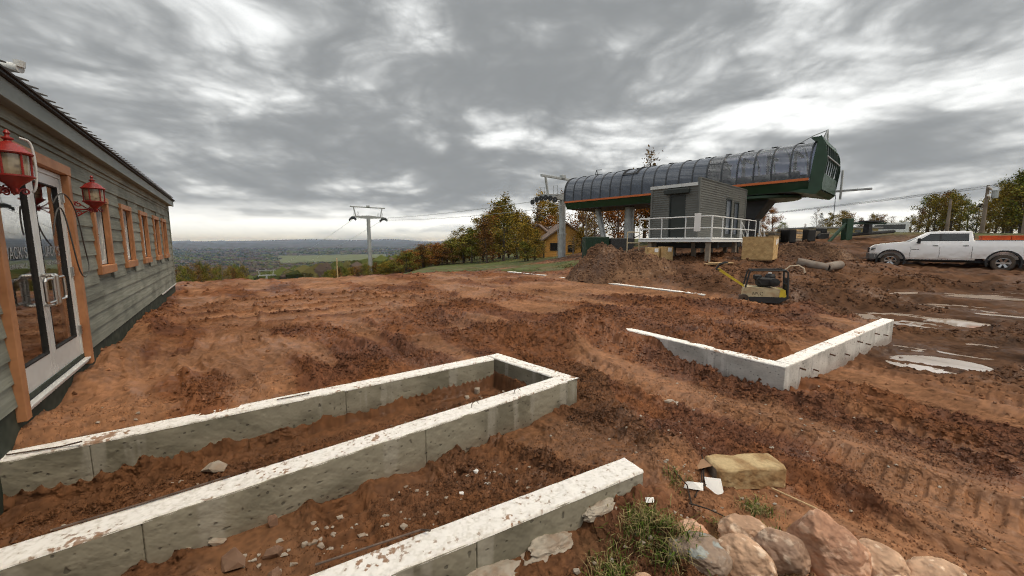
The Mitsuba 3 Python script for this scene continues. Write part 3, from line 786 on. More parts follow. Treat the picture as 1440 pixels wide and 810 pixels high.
# double glass door
ZD0, ZD1 = .26, 2.37
dz = part(lodge, 'door', L(cat([span((DOOR[0] + .10, -.01, ZD0), (DOOR[0] + .14, .09, ZD1)), span((DOOR[1] - .14, -.01, ZD0), (DOOR[1] - .10, .09, ZD1)), span((DOOR[0] + .10, -.01, ZD1), (DOOR[1] - .10, .09, ZD1 + .045))])), 'white_metal')
part(dz, 'trim', L(cat([span((DOOR[0], -.07, .16), (DOOR[0] + .10, .02, ZD1 + .05), .005), span((DOOR[1] - .10, -.07, .16), (DOOR[1], .02, ZD1 + .05), .005), span((DOOR[0] - .02, -.074, ZD1 + .052), (DOOR[1] + .02, .02, ZD1 + .16), .005)])), 'trim_stain')
part(dz, 'threshold', L(cat([span((DOOR[0] + .10, -.065, ZD0 - .03), (DOOR[1] - .10, .1, ZD0 - .008), .004), span((DOOR[0] + .10, -.045, ZD0 - .06), (DOOR[1] - .10, -.02, ZD0 - .032))])), 'white_metal')
part(dz, 'weather_strip', L(span((DOOR[0] + .1, -.015, ZD0 - .006), (DOOR[1] - .1, .09, ZD0 + .004))), 'rubber')
mx = (DOOR[0] + DOOR[1]) / 2
txt = {'JACK\'S': .105, '- BAR & GRILLE -': .042}
for (a, b) in ((DOOR[0] + .145, mx - .004), (mx + .004, DOOR[1] - .145)):
    st, bot, top = .085, .27, .10
    z0, z1 = ZD0 + .008, ZD1 - .004
    part(dz, 'door_leaf', L(cat([span((a, .0, z0), (a + st, .045, z1), .003), span((b - st, .0, z0), (b, .045, z1), .003), span((a + st, .001, z0), (b - st, .044, z0 + bot)), span((a + st, .001, z1 - top), (b - st, .044, z1)), ])), 'white_metal')
    g0, g1, h0, h1 = a + st, b - st, z0 + bot, z1 - top
    part(dz, 'gasket', L(cat([span((g0, -.002, h0), (g0 + .014, .046, h1)), span((g1 - .014, -.002, h0), (g1, .046, h1)), span((g0 + .014, -.002, h0), (g1 - .014, .046, h0 + .014)), span((g0 + .014, -.002, h1 - .014), (g1 - .014, .046, h1))])), 'rubber')
    part(dz, 'glass_pane', L(TM([(g0 + .01, .02, h0 + .01), (g1 - .01, .02, h0 + .01), (g1 - .01, .02, h1 - .01), (g0 + .01, .02, h1 - .01)], [[0, 1, 2], [0, 2, 3]])), 'window_glass')
    for t, hh in txt.items():
        tm = meshkit.text_mesh(t, hh, .001)
        wdt = tm.bounds[1][0]; sc = min(1, .46 / wdt)
        M = np.eye(4); M[:3, :3] = np.array([[sc, 0, 0], [0, 0, -1], [0, 1, 0]]); M[:3, 3] = ((g0 + g1) / 2 - wdt * sc / 2, .017, 1.50 if hh > .08 else 1.41)
        part(dz, 'lettering', L(xf(TM(tm.vertices, tm.faces), M)), 'white_letter', label='white shop lettering on the door glass')
    s = 1 if b < mx else -1
    hx = (b - st * .5) if b < mx else (a + st * .5)
    p = []
    for (q, y, z) in ((0, .0, 1.02), (0, -.075, 1.02), (0, -.085, 1.03), (0, -.085, 1.31), (0, -.075, 1.32), (0, .0, 1.32)):
        p.append((hx, y, z))
    part(dz, 'handle', L(cat([tube(p, .016, 8), tube([(hx, -.08, 1.06), (hx - s * .20, -.08, 1.06), (hx - s * .22, -.08, 1.08), (hx - s * .22, -.08, 1.27), (hx - s * .20, -.08, 1.29), (hx, -.08, 1.29)], .014, 8)])), 'steel')
for z in (.55, 1.25, 2.1):
    part(dz, 'hinge', L(span((DOOR[1] - .155, -.03, z), (DOOR[1] - .125, .0, z + .11), .004)), 'steel')
part(lodge, 'putty_patch', L(span((.1, -.036, 2.78), (.34, -.028, 2.83), .003)), 'putty', label='pale patch of bare putty under the eaves')
part(lodge, 'kick_strip', L(span((6.6, -.05, .27), (U1, -.034, .30))), 'white_metal')

# vent cowl lying on the roof
solo('roof_vent', [tube([(-6.06, 4.77, 3.70), (-5.80, 4.82, 3.685)], .055, 12), tube([(-5.81, 4.82, 3.70), (-5.80, 4.82, 3.77)], .05, 12), tube([(-5.96, 4.79, 3.0), (-5.96, 4.79, 3.70)], .045, 10)], 'white_metal', 'pale metal vent pipe on the lodge roof edge at top left', 'roof vent', smooth=40)


# red wall lanterns
def scroll(c, r, a0, turns, sgn=1, n=22, r2=.25):
    t = np.linspace(0, 1, n)
    a = a0 + sgn * t * turns * 2 * PI; rr = r * (1 - (1 - r2) * t)
    return np.stack([c[0] + rr * np.cos(a), 0 * t, c[1] + rr * np.sin(a)], 1)


def lantern(u, z, reach, s, label):
    """Bracket plate on the wall at u; the lantern hangs out 'reach' metres from it. Local: x = away from wall."""
    t = thing('wall_lantern', label, 'lantern')
    M = ML @ mov(u, -.032, z) @ frame((0, 0, 0), (0, -1)) @ np.diag([s, s, s, 1])
    def Q(m): return xf(m, M)
    part(t, 'back_plate', Q(cat([box((.012, 0, 0), (.024, .075, .36), .008), box((.03, 0, .0), (.02, .05, .24), .008)])), 'red_paint')
    R = reach / s
    arm = [tube([(.02, 0, -.02), (R, 0, -.02)], .012, 8)]
    for sg in (1, -1):
        arm.append(tube(scroll((.085, -.01 + sg * .075), .045, -sg * PI / 2 + PI, 1.25, sg), .008, 6))
        arm.append(tube(scroll((R - .06, -.02 + sg * .03), .025, -sg * PI / 2, 1.2, sg), .007, 6))
        arm.append(tube([(.04, 0, -.02 + sg * .13), (.09, 0, -.02 + sg * .10), (.17, 0, -.02 + sg * .03), (.25, 0, -.02)], .008, 6))
    part(t, 'bracket_arm', Q(cat(arm)), 'red_paint', 40)
    for k in range(4):
        a = k * PI / 2 + .4
        pts = scroll((.065, 0), .035, PI, 1.3, 1 if k % 2 else -1)
        part(t, 'foot_scroll', Q(xf(tube(pts, .008, 6), mov(R, 0, -.03) @ rot([0, 0, 1], math.degrees(a)))), 'red_paint', 40)
    c = mov(R, 0, 0)
    part(t, 'bowl', Q(xf(lathe([(.0, -.06), (.028, -.055), (.03, .0), (.05, .03), (.10, .07), (.135, .105), (.15, .112), (.15, .125), (.13, .13), (0, .13)], 24), c)), 'red_paint', 35)
    part(t, 'glass_body', Q(xf(lathe([(.112, .131), (.118, .2), (.122, .328)], 24), c)), 'seedy_glass', 60)
    for k in range(6):
        a = k * PI / 3 + .3
        part(t, 'frame_bar', Q(xf(tube([(.126 * math.cos(a), .126 * math.sin(a), .128), (.131 * math.cos(a), .131 * math.sin(a), .335)], .009, 6), c)), 'red_paint')
    part(t, 'cap', Q(xf(lathe([(.0, .331), (.15, .332), (.158, .345), (.15, .358), (.125, .375), (.10, .41), (.06, .44), (.03, .455), (.025, .47), (.042, .482), (.042, .492), (.02, .50), (.014, .52), (.026, .54), (.012, .565), (0, .575)], 24), c)), 'red_paint', 35)
    return t, M @ c


ln1, LM1 = lantern(-2.19, 2.06, .20, .76, 'larger red carriage lantern in front of the glass door, cut off by the left edge')
ln2, LM2 = lantern(.06, 2.06, .20, .70, 'smaller red carriage lantern on scroll bracket between door and first window')
# conduit and loose cables
def Lp(u, y, z): return (ML @ np.array([u, y, z, 1]))[:3]
def wire(pts, r, n=60):
    P = np.array(pts, float); t = np.linspace(0, len(P) - 1, n)
    from scipy.interpolate import CubicSpline
    return tube(CubicSpline(np.arange(len(P)), P)(t), r, 6)
solo('power_cable', wire([Lp(-.75, -.08, 2.05), Lp(-.55, -.13, 2.16), Lp(-.30, -.14, 1.98), Lp(-.14, -.13, 1.72), Lp(.08, -.10, 1.52), Lp(.13, -.10, 1.34), Lp(-.05, -.11, 1.24), Lp(-.32, -.12, 1.30), Lp(-.52, -.13, 1.62), Lp(-.66, -.12, 1.98), Lp(-.80, -.10, 1.94), Lp(-.86, -.08, 1.72)], .0065), 'cable_grey', 'dark cable hanging in a loose loop down the door frame', 'cable', smooth=True)
solo('lamp_conduit', wire([(LM1 @ [.05, .1, .52, 1])[:3], (LM1 @ [.10, .13, .50, 1])[:3], (LM1 @ [.12, .15, .40, 1])[:3], (LM1 @ [.12, .15, .15, 1])[:3], (LM1 @ [.08, .13, -.02, 1])[:3]], .009), 'white_metal', 'thin grey conduit curving over the larger red lantern', 'conduit', smooth=True)

# ---------------------------------------------------------------- the chairlift
mat('galvanised', tone((.42, .44, .44), .12, 3, (.33, .35, .35), 30), .45, .35)
mat('green_steel', tone((.013, .050, .022), .15, 1.5, (.009, .034, .015)), .38, spec=.5)
mat('dark_green', tone((.012, .035, .02), .15, 1.5), .45)
mat('orange_trim', (.52, .13, .03), .5)
mat('machine_dark', tone((.03, .032, .034), .2, 2), .6)
mat('panel_rib', (.05, .055, .062), .4, .3)
mat('terminal_glass_dark', tone((.055, .068, .092), .15, .9, (.075, .09, .118)), .07, spec=.85)
scene['terminal_glass'] = {'type': 'thindielectric', 'int_ior': 1.7, 'specular_transmittance': {'type': 'rgb', 'value': [.30, .33, .42]}}
mat('rail_white', (.66, .68, .68), .4)
mat('cabin_cladding', tone((.13, .135, .125), .08, 1.2, (.10, .105, .10)), .5, .2)
mat('cabin_door', (.02, .026, .024), .45)
mat('osb', tone((.52, .36, .17), .25, 9, (.36, .22, .09), 30), .8)
mat('lumber', tone((.50, .36, .20), .15, 3, (.38, .26, .13)), .75)
mat('grey_lumber', tone((.24, .21, .17), .2, 3, (.17, .14, .11)), .85)
mat('paper_white', (.75, .75, .73), .7)

TD = unit(np.array([-.678, .735]))                          # along the lift line, downhill
TN = np.array([.735, .678])                                 # across, away from the camera
TO = np.array([18.0, 24.0, 0.0])                            # near upper corner of the uphill end
MT = np.eye(4); MT[:3, 0] = (*TD, 0); MT[:3, 1] = (TN[0], TN[1], 0); MT[:3, 2] = (0, 0, 1); MT[:3, 3] = TO
# local: x along the lift (0 = uphill end), y across (0 near side .. TW far side), z up; left-handed, xf() turns the faces round
TL, TW = 19.0, 5.0
Z_OR, Z_TP, Z_SK = 5.50, 7.95, 4.80
def TT(m): return xf(m, MT)


def arch(s, off=0.0):
    """Cross-section of the curved shell: s from 0 (near sill) over the crest to 1 (far sill)."""
    s = np.asarray(s, float)
    a = s * PI
    y = TW / 2 - (TW / 2 + off) * np.sign(np.cos(a)) * np.abs(np.cos(a)) ** .72
    z = Z_OR + (Z_TP - Z_OR + off) * np.sin(a) ** .62
    return y, z


term = thing('lift_terminal', 'long chairlift terminal with curved dark glass shell and green steel underbody', 'chairlift terminal')
NP = 19
pw = TL / NP
for i in range(NP):
    x0, x1 = i * pw + .04, (i + 1) * pw - .04
    for nm, sa, sb in (('glass_panel', 0.0, .5), ('glass_panel', .5, 1.0)):
        s = np.linspace(sa, sb, 11)
        y, z = arch(s)
        def fn(u, v):
            q = np.interp(v, np.arange(11), y); w = np.interp(v, np.arange(11), z)
            return np.stack([u, q, w], 1)
        m = sheet(fn, np.array([x0, x1]), np.arange(11.0))
        part(term, nm, TT(m), 'terminal_glass' if i < 6 else 'terminal_glass_dark', True)
def rib(x0, x1, t=.035, sa=0., sb=1.):
    s = np.linspace(sa, sb, 24); y0, z0 = arch(s, -.02); y1, z1 = arch(s, t)
    V, F = [], []
    for k in range(24):
        V += [(x0, y0[k], z0[k]), (x1, y0[k], z0[k]), (x1, y1[k], z1[k]), (x0, y1[k], z1[k])]
    for k in range(23):
        a, b = 4 * k, 4 * k + 4
        for p in range(4):
            q = (p + 1) % 4; F += [[a + p, a + q, b + q], [a + p, b + q, b + p]]
    return TM(V, F)
for i in range(NP + 1):
    part(term, 'roof_rib', TT(rib(i * pw - .045, i * pw + .045)), 'panel_rib')
part(term, 'roof_rib', TT(rib(TL + .03, TL + .13, .06)), 'machine_dark')
part(term, 'crest_walkway', TT(cat([span((.3, TW / 2 - .35, Z_TP + .02), (TL, TW / 2 + .35, Z_TP + .07))] + [span((.8 + k * 1.45, TW / 2 - .4, Z_TP + .07), (1.15 + k * 1.45, TW / 2 + .1, Z_TP + .13)) for k in range(13)])), 'machine_dark')
part(term, 'roof_hatch', TT(cat([rib(11.6, 11.72, .09, .22, .5), rib(12.9, 13.02, .09, .22, .5), rib(11.6, 13.02, .07, .20, .225)])), 'machine_dark')
for y in (-.03, TW + .03):
    part(term, 'sill_trim', TT(span((.0, y - .05, Z_OR - .13), (TL, y + .05, Z_OR + .02))), 'orange_trim', label='orange sill strip under the glass shell')
for y, sg in ((0.0, 1), (TW, -1)):
    part(term, 'skirt', TT(hull([(x, y + sg * (.02 + dy), z) for x in (.0, TL) for (dy, z) in ((0, Z_OR - .13), (.06, Z_OR - .13), (.28, Z_SK), (.34, Z_SK))])), 'green_steel')
part(term, 'underbody', TT(span((0.3, .3, Z_SK - .02), (TL - .1, TW - .3, Z_SK + .12))), 'machine_dark')
# the machine room inside and below
part(term, 'drive_frame', TT(cat([span((.8, 1.4, Z_SK + .13), (13.6, 1.7, Z_OR + .7)), span((.8, TW - 1.7, Z_SK + .13), (13.6, TW - 1.4, Z_OR + .7)), span((5.5, 1.7, Z_SK + .2), (TL - .5, TW - 1.7, Z_OR + 1.5))] + [span((1 + 1.5 * k, 1.45, Z_OR + .7), (1.15 + 1.5 * k, 1.65, Z_TP - .55)) for k in range(12)] + [span((1 + 1.5 * k, 1.45, Z_TP - .6), (1.15 + 1.5 * k, TW - 1.45, Z_TP - .45)) for k in range(12)])), 'machine_dark')
for k in range(26):
    part(term, 'conveyor_tyre', TT(xf(lathe([(.05, -.1), (.24, -.1), (.25, -.05), (.25, .05), (.24, .1), (.05, .1)], 12), mov(1.4 + k * .62, 1.0, Z_OR + .15) @ rot([1, 0, 0], 90))), 'rubber')
part(term, 'bullwheel', TT(lathe([(.2, 4.52), (2.1, 4.52), (2.2, 4.56), (2.2, 4.70), (2.1, 4.74), (.2, 4.74)], 36, (3.0, TW / 2, 0))), 'green_steel')
part(term, 'drive_box', TT(cat([hull([(x, y, z) for (x, z) in ((2.2, Z_SK), (9.5, Z_SK), (8.2, 3.55), (3.2, 3.3)) for y in (1.6, TW - 1.6)]), span((4, 1.9, 2.6), (7, TW - 1.9, 3.6))])), 'machine_dark')
# uphill end: green nose with upright windows
nose = [(-1.35, Z_OR - .10), (-1.55, Z_OR + 1.0), (-1.35, Z_TP - .65), (-.95, Z_TP + .05), (.0, Z_TP - .02)]
for y, sg in ((.05, 1), (TW - .05, -1)):
    pl_ = [(-.35, Z_SK - .28), (-.62, Z_SK - .05), (-.80, Z_OR + .9), (-.72, Z_TP - .75), (-.42, Z_TP + .0), (-.30, Z_TP - .1), (-.14, Z_OR + 1.2), (-.02, Z_OR - .1), (.02, Z_SK - .10)]
    m = xf(prism(pl_, .07), np.array([[1, 0, 0, 0], [0, 0, 1.0 * sg, y], [0, 1, 0, 0], [0, 0, 0, 1.0]]))
    part(term, 'end_panel', TT(m), 'green_steel')
part(term, 'end_floor', TT(hull([(x, y, z) for y in (.06, TW - .06) for (x, z) in ((.9, Z_SK), (.1, Z_SK - .12), (-.35, Z_SK - .28), (-.61, Z_SK - .06), (.3, Z_SK + .1))])), 'green_steel')
part(term, 'end_apron', TT(span((-.66, .12, Z_SK - .01), (-.60, TW - .12, Z_OR + .25))), 'green_steel')
part(term, 'end_roof', TT(hull([(x, y, z) for y in (.3, TW - .3) for (x, z) in ((.1, Z_TP - .06), (.1, Z_TP), (-.40, Z_TP + .0), (-.66, Z_TP - .5), (-.58, Z_TP - .55))])), 'green_steel')
ny = 7
for k in range(ny + 1):
    y = .14 + (TW - .28) * k / ny
    part(term, 'mullion', TT(hull([(x, y + d, z) for d in (-.04, .04) for (x, z) in ((-.66, Z_OR + .25), (-.76, Z_OR + 1.0), (-.66, Z_TP - .52), (-.58, Z_TP - .52), (-.68, Z_OR + 1.0), (-.60, Z_OR + .25))])), 'dark_green')
for k in range(ny):
    y0, y1 = .18 + (TW - .28) * k / ny, .10 + (TW - .28) * (k + 1) / ny
    part(term, 'end_window', TT(TM([(-.63, y0, Z_OR + .25), (-.63, y1, Z_OR + .25), (-.72, y1, Z_OR + 1.0), (-.72, y0, Z_OR + 1.0), (-.62, y1, Z_TP - .53), (-.62, y0, Z_TP - .53)], [[0, 1, 2], [0, 2, 3], [3, 2, 4], [3, 4, 5]])), 'terminal_glass')
part(term, 'end_rail', TT(span((-.80, .15, Z_OR + 1.18), (-.74, TW - .15, Z_OR + 1.24))), 'galvanised')
part(term, 'bumper_arm', TT(cat([span((-.55, TW - .4, Z_SK + .20), (-2.5, TW - .15, Z_SK + .32), .01), span((-1.0, TW - .42, Z_SK - .3), (-.9, TW - .14, Z_OR + .9), .01)])), 'galvanised')
part(term, 'stop_chain', TT(tube([(-.7, TW - .3, Z_SK), (-.7, TW - .3, 3.0)], .02, 5)), 'machine_dark')
part(term, 'mast', TT(cat([tube([(-.2, TW / 2 - .4, Z_TP - .1), (-.3, TW / 2, Z_TP + .75)], .05, 6), tube([(.1, TW / 2 + .4, Z_TP - .1), (-.3, TW / 2, Z_TP + .75)], .05, 6), tube([(-.36, TW / 2, Z_TP), (-.3, TW / 2, Z_TP + .78)], .05, 6), tube([(-.3, TW / 2, Z_TP + .75), (.4, TW / 2, Z_TP + .55), (1.2, TW / 2, Z_TP + .15)], .03, 5)])), 'galvanised')
# legs
part(term, 'column', TT(tube([(13.5, TW / 2, -.5), (13.5, TW / 2, Z_SK)], .42, 20)), 'galvanised', 40)
part(term, 'column', TT(hull([(x, y, z) for (x, z) in ((3.6, -.3), (6.4, -.3), (6.8, 3.4), (3.2, 3.4)) for y in (TW / 2 - .65, TW / 2 + .65)])), 'machine_dark')
part(term, 'brace', TT(tube([(15.1, 2.0, -.8), (16.6, 2.0, Z_SK)], .26, 12)), 'galvanised', 40)
part(term, 'roof_antenna', TT(cat([tube([(17.2 + dx, TW / 2, Z_TP), (17.2, TW / 2, Z_TP + .6)], .03, 5) for dx in (-.2, .2)] + [tube([(17.2, TW / 2, Z_TP + .6), (16.6, TW / 2, Z_TP + .55)], .03, 5)])), 'machine_dark')


def sheaves(parent, M, n=6, r=.27, sp=.62, sag=.0):
    """Sheave train along local x."""
    beam = [hull([(-n * sp / 2, .05, -.08), (n * sp / 2, .05, -.08), (0, .05, .22), (-n * sp / 2, .12, -.08), (n * sp / 2, .12, -.08), (0, .12, .22)])]
    part(parent, 'sheave_beam', xf(cat(beam), M), 'galvanised')
    for i in range(n):
        part(parent, 'sheave', xf(lathe([(.06, -.05), (r - .07, -.05), (r, -.06), (r - .03, 0), (r, .06), (r - .07, .05), (.06, .05)], 16), M @ mov((i - (n - 1) / 2) * sp, 0, -.14 - sag * ((i - (n - 1) / 2) ** 2)) @ rot([1, 0, 0], 90)), 'machine_dark')


def tower(pos, z0, ztop, label, arm=3.1, hood=True):
    t = thing('lift_tower', label, 'lift tower', group=None)
    M = np.eye(4); M[:3, 0] = (*TD, 0); M[:3, 1] = (*TN, 0); M[:3, 3] = (pos[0], pos[1], 0)
    Q = lambda m: xf(m, M)
    zc = ztop - 2.1
    part(t, 'mast', Q(tube([(0, 0, z0), (0, 0, z0 + (zc - z0) * .5), (0, 0, z0 + (zc - z0) * .5 + .01), (0, 0, zc)], [.42, .40, .36, .34], 18)), 'galvanised', 40)
    part(t, 'flange', Q(cat([lathe([(.3, -.05), (.5, -.05), (.5, .05), (.3, .05)], 18, (0, 0, z0 + (zc - z0) * .5)), lathe([(.3, .0), (.6, .0), (.6, .08), (.3, .08)], 18, (0, 0, z0 + .3))])), 'galvanised')
    part(t, 'crossarm', Q(hull([(x, y, z) for x in (-.2, .2) for (y, z) in ((-arm, zc + .05), (-arm, zc + .28), (0, zc + .5), (arm, zc + .28), (arm, zc + .05), (0, zc - .15))])), 'galvanised')
    part(t, 'lifting_frame', Q(cat([tube([(0, s * (arm - .7), zc + .2), (0, s * (arm - .25), ztop)], .12, 8) for s in (-1, 1)] + [span((-.1, -arm - .4, ztop - .1), (.1, arm + .4, ztop + .12), .02), span((-.2, -.3, ztop + .0), (.2, .3, ztop + .4), .03)])), 'galvanised')
    for s in (-1, 1):
        sheaves(t, M @ mov(0, s * arm, zc + .05), sag=.05)
        part(t, 'catwalk', Q(cat([span((-1.4, s * arm - s * .75, zc + .1), (1.4, s * arm - s * .35, zc + .14))] + [tube([(x, s * arm - s * .75, zc + .12), (x, s * arm - s * .75, zc + 1.1), (x + .5, s * arm - s * .75, zc + 1.1), (x + .5, s * arm - s * .75, zc + .12)], .03, 5) for x in (-1.2, .6)])), 'galvanised')
    part(t, 'ladder', Q(cat([tube([(.5, y, z0 + 1), (.42, y, zc)], .025, 5) for y in (-.2, .2)] + [tube([(.47, -.2, z0 + 1 + .6 * k), (.47, .2, z0 + 1 + .6 * k)], .02, 4) for k in range(int((zc - z0 - 1) / .6))])), 'galvanised')
    return t


tower((5.4, 42.0), -1.2, 8.3, 'stout grey lift tower standing right at the end of the terminal', 3.0)
tower((-29.2, 79.5), -6.8, 8.6, 'tall grey lift tower alone beyond the edge of the dirt terrace', 3.2)
tower((-99.7, 156.0), -24, -9.8, 'distant lift tower low on the slope with only its head showing', 3.0)
# the haul rope between the towers
for s, nm in ((-1, 'near'), (1, 'far')):
    ys = s * 3.0
    pts = []
    knots = [(TO[0] + TD[0] * 19 + TN[0] * TW / 2, TO[1] + TD[1] * 19 + TN[1] * TW / 2, 5.1), (5.4, 42.0, 5.9), (-29.2, 79.5, 6.2), (-99.7, 156.0, -12.1)]
    for a, b in zip(knots[:-1], knots[1:]):
        a, b = np.array(a), np.array(b)
        for q in np.linspace(0, 1, 10)[:-1]:
            p = a * (1 - q) + b * q; p[2] -= .02 * np.linalg.norm(b - a) * 4 * q * (1 - q) * .5
            pts.append(p + np.r_[TN * ys, 0])
    solo('haul_rope', tube(pts, .028, 5), 'galvanised', f'thin steel haul rope on the {nm} side of the lift towers', 'rope')

# ---------------------------------------------------------------- operator's cabin
CO = np.array([8.80, 18.5])
MC = np.eye(4); MC[:3, 0] = (*TD, 0); MC[:3, 1] = (*TN, 0); MC[:3, 3] = (CO[0], CO[1], 0)
def CC(m): return xf(m, MC)
cab = thing('operator_cabin', 'dark corrugated metal lift operator cabin raised on stilts beside the terminal', 'cabin')
zf, zr = 1.78, 4.42
CL, CWD = 2.35, 6.6
def corrug(a, b, z0, z1, axis, pos, out, hole=None):
    """Horizontal corrugated cladding from a to b along an axis, facing out."""
    ms = []
    spans = [(a, b, z0, z1)]
    for (ha, hb, h0, h1) in (hole or []):
        nxt = []
        for (p, q, u, v) in spans:
            if ha >= q or hb <= p: nxt.append((p, q, u, v)); continue
            if ha > p: nxt.append((p, ha, u, v))
            if hb < q: nxt.append((hb, q, u, v))
            mp, mq = max(p, ha), min(q, hb)
            if h0 > u: nxt.append((mp, mq, u, h0))
            if h1 < v: nxt.append((mp, mq, h1, v))
        spans = nxt
    for (p, q, u, v) in spans:
        n = max(2, int((v - u) / .0275))
        z = np.linspace(u, v, n); o = pos + out * (.022 * (np.floor((z - zf) / .11 * 2) % 2))
        V = []
        for k in range(n):
            for e in (p, q): V.append((e, o[k], z[k]) if axis == 0 else (o[k], e, z[k]))
        F = []
        for k in range(n - 1):
            i = 2 * k; F += [[i, i + 1, i + 3], [i, i + 3, i + 2]]
        ms.append(TM(V, F))
    return cat(ms)
dl = (.62, 1.42, zf + .03, zf + 2.18)
part(cab, 'cladding', CC(corrug(0, CL, zf, zr - .02, 0, 0, -1, [dl])), 'cabin_cladding')
holes = [(3.5, 4.35, zf + .05, zf + 2.2), (4.75, 5.5, zf + .05, zf + 2.1)]
part(cab, 'cladding', CC(corrug(0, CWD, zf, zr + .22, 1, 0, -1, holes)), 'cabin_cladding')
part(cab, 'cladding', CC(corrug(0, CWD, zf, zr, 1, CL, 1)), 'cabin_cladding')
part(cab, 'cladding', CC(corrug(0, CL, zf, zr, 0, CWD, 1)), 'cabin_cladding')
part(cab, 'shell', CC(cat([span((.03, .06, zf - .12), (CL - .03, CWD - .03, zf)), span((.03, .03, zr - .1), (CL - .03, CWD - .03, zr)), span((CL - .1, .05, zf), (CL - .05, CWD - .05, zr - .12)), span((.05, CWD - .1, zf), (CL - .1, CWD - .05, zr - .12))])), 'machine_dark')
for p_, q_ in (((-.05, -.05, zf), (.05, .05, zr + .24)), ((CL - .04, -.05, zf), (CL + .05, .05, zr)), ((-.05, CWD - .04, zf), (.05, CWD + .05, zr + .24))):
    part(cab, 'corner_trim', CC(span(p_, q_, .01)), 'cabin_cladding')
part(cab, 'parapet', CC(cat([span((-.04, .05, zr + .22), (.12, CWD, zr + .26)), hull([(x, y, z) for x in (-.04, .08) for (y, z) in ((-.04, zr - .02), (-.04, zr + .26), (.06, zr + .26), (.06, zr - .02))])])), 'cabin_cladding')
part(cab, 'roof_flashing', CC(span((.06, -.07, zr - .12), (CL + .08, -.025, zr + .03))), 'white_metal')
dr_ = part(cab, 'door', CC(span((dl[0] + .06, .02, dl[2]), (dl[1] - .06, .06, dl[3] - .06))), 'cabin_door')
part(dr_, 'frame', CC(cat([span((dl[0], -.03, dl[2]), (dl[0] + .06, .08, dl[3])), span((dl[1] - .06, -.03, dl[2]), (dl[1], .08, dl[3])), span((dl[0] + .06, -.03, dl[3] - .06), (dl[1] - .06, .08, dl[3]))])), 'cabin_door')
part(cab, 'shutter_box', CC(span((.42, -.26, dl[3] + .02), (1.62, -.03, dl[3] + .24), .02)), 'cabin_door')
for i, (a, b, c, d_) in enumerate(holes):
    d2 = part(cab, 'door' if i == 0 else 'window', CC(cat([span((-.03, a, c), (.06, a + .07, d_)), span((-.03, b - .07, c), (.06, b, d_)), span((-.03, a + .07, d_ - .08), (.06, b - .07, d_)), span((-.03, a + .07, c), (.06, b - .07, c + .25))])), 'cabin_door')
    part(d2, 'pane', CC(TM([(.02, a + .07, c + .25), (.02, b - .07, c + .25), (.02, b - .07, d_ - .08), (.02, a + .07, d_ - .08)], [[0, 1, 2], [0, 2, 3]])), 'terminal_glass_dark')
# deck and railing on two sides, stairs at the uphill end
DK = 1.05
part(cab, 'deck', CC(cat([span((-DK, -DK, zf - .13), (CL + .1, -.01, zf - .03)), span((-DK, -.005, zf - .13), (-.03, CWD - .6, zf - .03))])), 'rail_white')
def rail(pts, name='railing'):
    pts = [np.array(p, float) for p in pts]
    for a, b in zip(pts[:-1], pts[1:]):
        L_ = np.linalg.norm(b - a); n = max(1, round(L_ / 1.15))
        ms = [tube([a + [0, 0, h], b + [0, 0, h]], .026, 8) for h in (1.05, .54)] + [span_bar(a, b)]
        ms += [tube([a + (b - a) * k / n, a + (b - a) * k / n + [0, 0, 1.05]], .024, 8) for k in range(n + 1)]
        part(cab, name, CC(cat(ms)), 'rail_white')
def span_bar(a, b):
    return tube([a + [0, 0, .06], b + [0, 0, .06]], .05, 4)
e = .04
rail([(CL + .06, -.06, zf - .04), (CL + .06, -DK + e, zf - .04), (-DK + e, -DK + e, zf - .04)])
rail([(-DK + e, -DK + e + .07, zf - .04), (-DK + e, CWD - 1.4, zf - .04)])
sx, sy0 = -DK + .1, CWD - .62
for k in range(6):
    part(cab, 'stair_tread', CC(span((sx, sy0 + k * .27, zf - .20 - k * .17), (-.1, sy0 + .29 + k * .27, zf - .16 - k * .17))), 'rail_white')
part(cab, 'stair_stringer', CC(cat([hull([(x + d, sy0 + q, zf - .13 - q * .63 + z) for d in (0, .04) for q in (0, 1.7) for z in (-.12, .1)]) for x in (sx - .05, -.1)])), 'rail_white')
for x in (sx - .03, -.08):
    part(cab, 'stair_rail', CC(cat([tube([(x, sy0, zf + h), (x, sy0 + 1.7, zf - 1.07 + h)], .026, 8) for h in (1.0, .5)] + [tube([(x, sy0 + q, zf - .1 - q * .63), (x, sy0 + q, zf + 1.0 - q * .63)], .024, 8) for q in (0.02, 1.0, 1.68)])), 'rail_white')
for (x, y) in ((.2, .2), (CL - .2, .2), (.2, 2.3), (CL - .2, 2.3), (.2, 4.4), (.2, 6.3), (CL - .2, 6.3), (-.85, -.85), (1.9, -.85), (-.85, 2.5), (-.85, 5.2)):
    part(cab, 'stilt', CC(span((x - .09, y - .09, .3), (x + .09, y + .09, zf - .13))), 'grey_lumber')
part(cab, 'floor_beam', CC(cat([span((-.9, .12, zf - .42), (CL, .32, zf - .14)), span((.1, .33, zf - .42), (.3, CWD - .1, zf - .14)), span((CL - .3, .33, zf - .42), (CL - .1, CWD - .1, zf - .14))])), 'machine_dark')
solo('notice_board', CC(span((-DK + .5, -DK - .01, zf + .35), (-DK + .78, -DK + .01, zf + 1.15), .004)), 'paper_white', 'white notice sheet fixed to the cabin deck railing', 'notice')

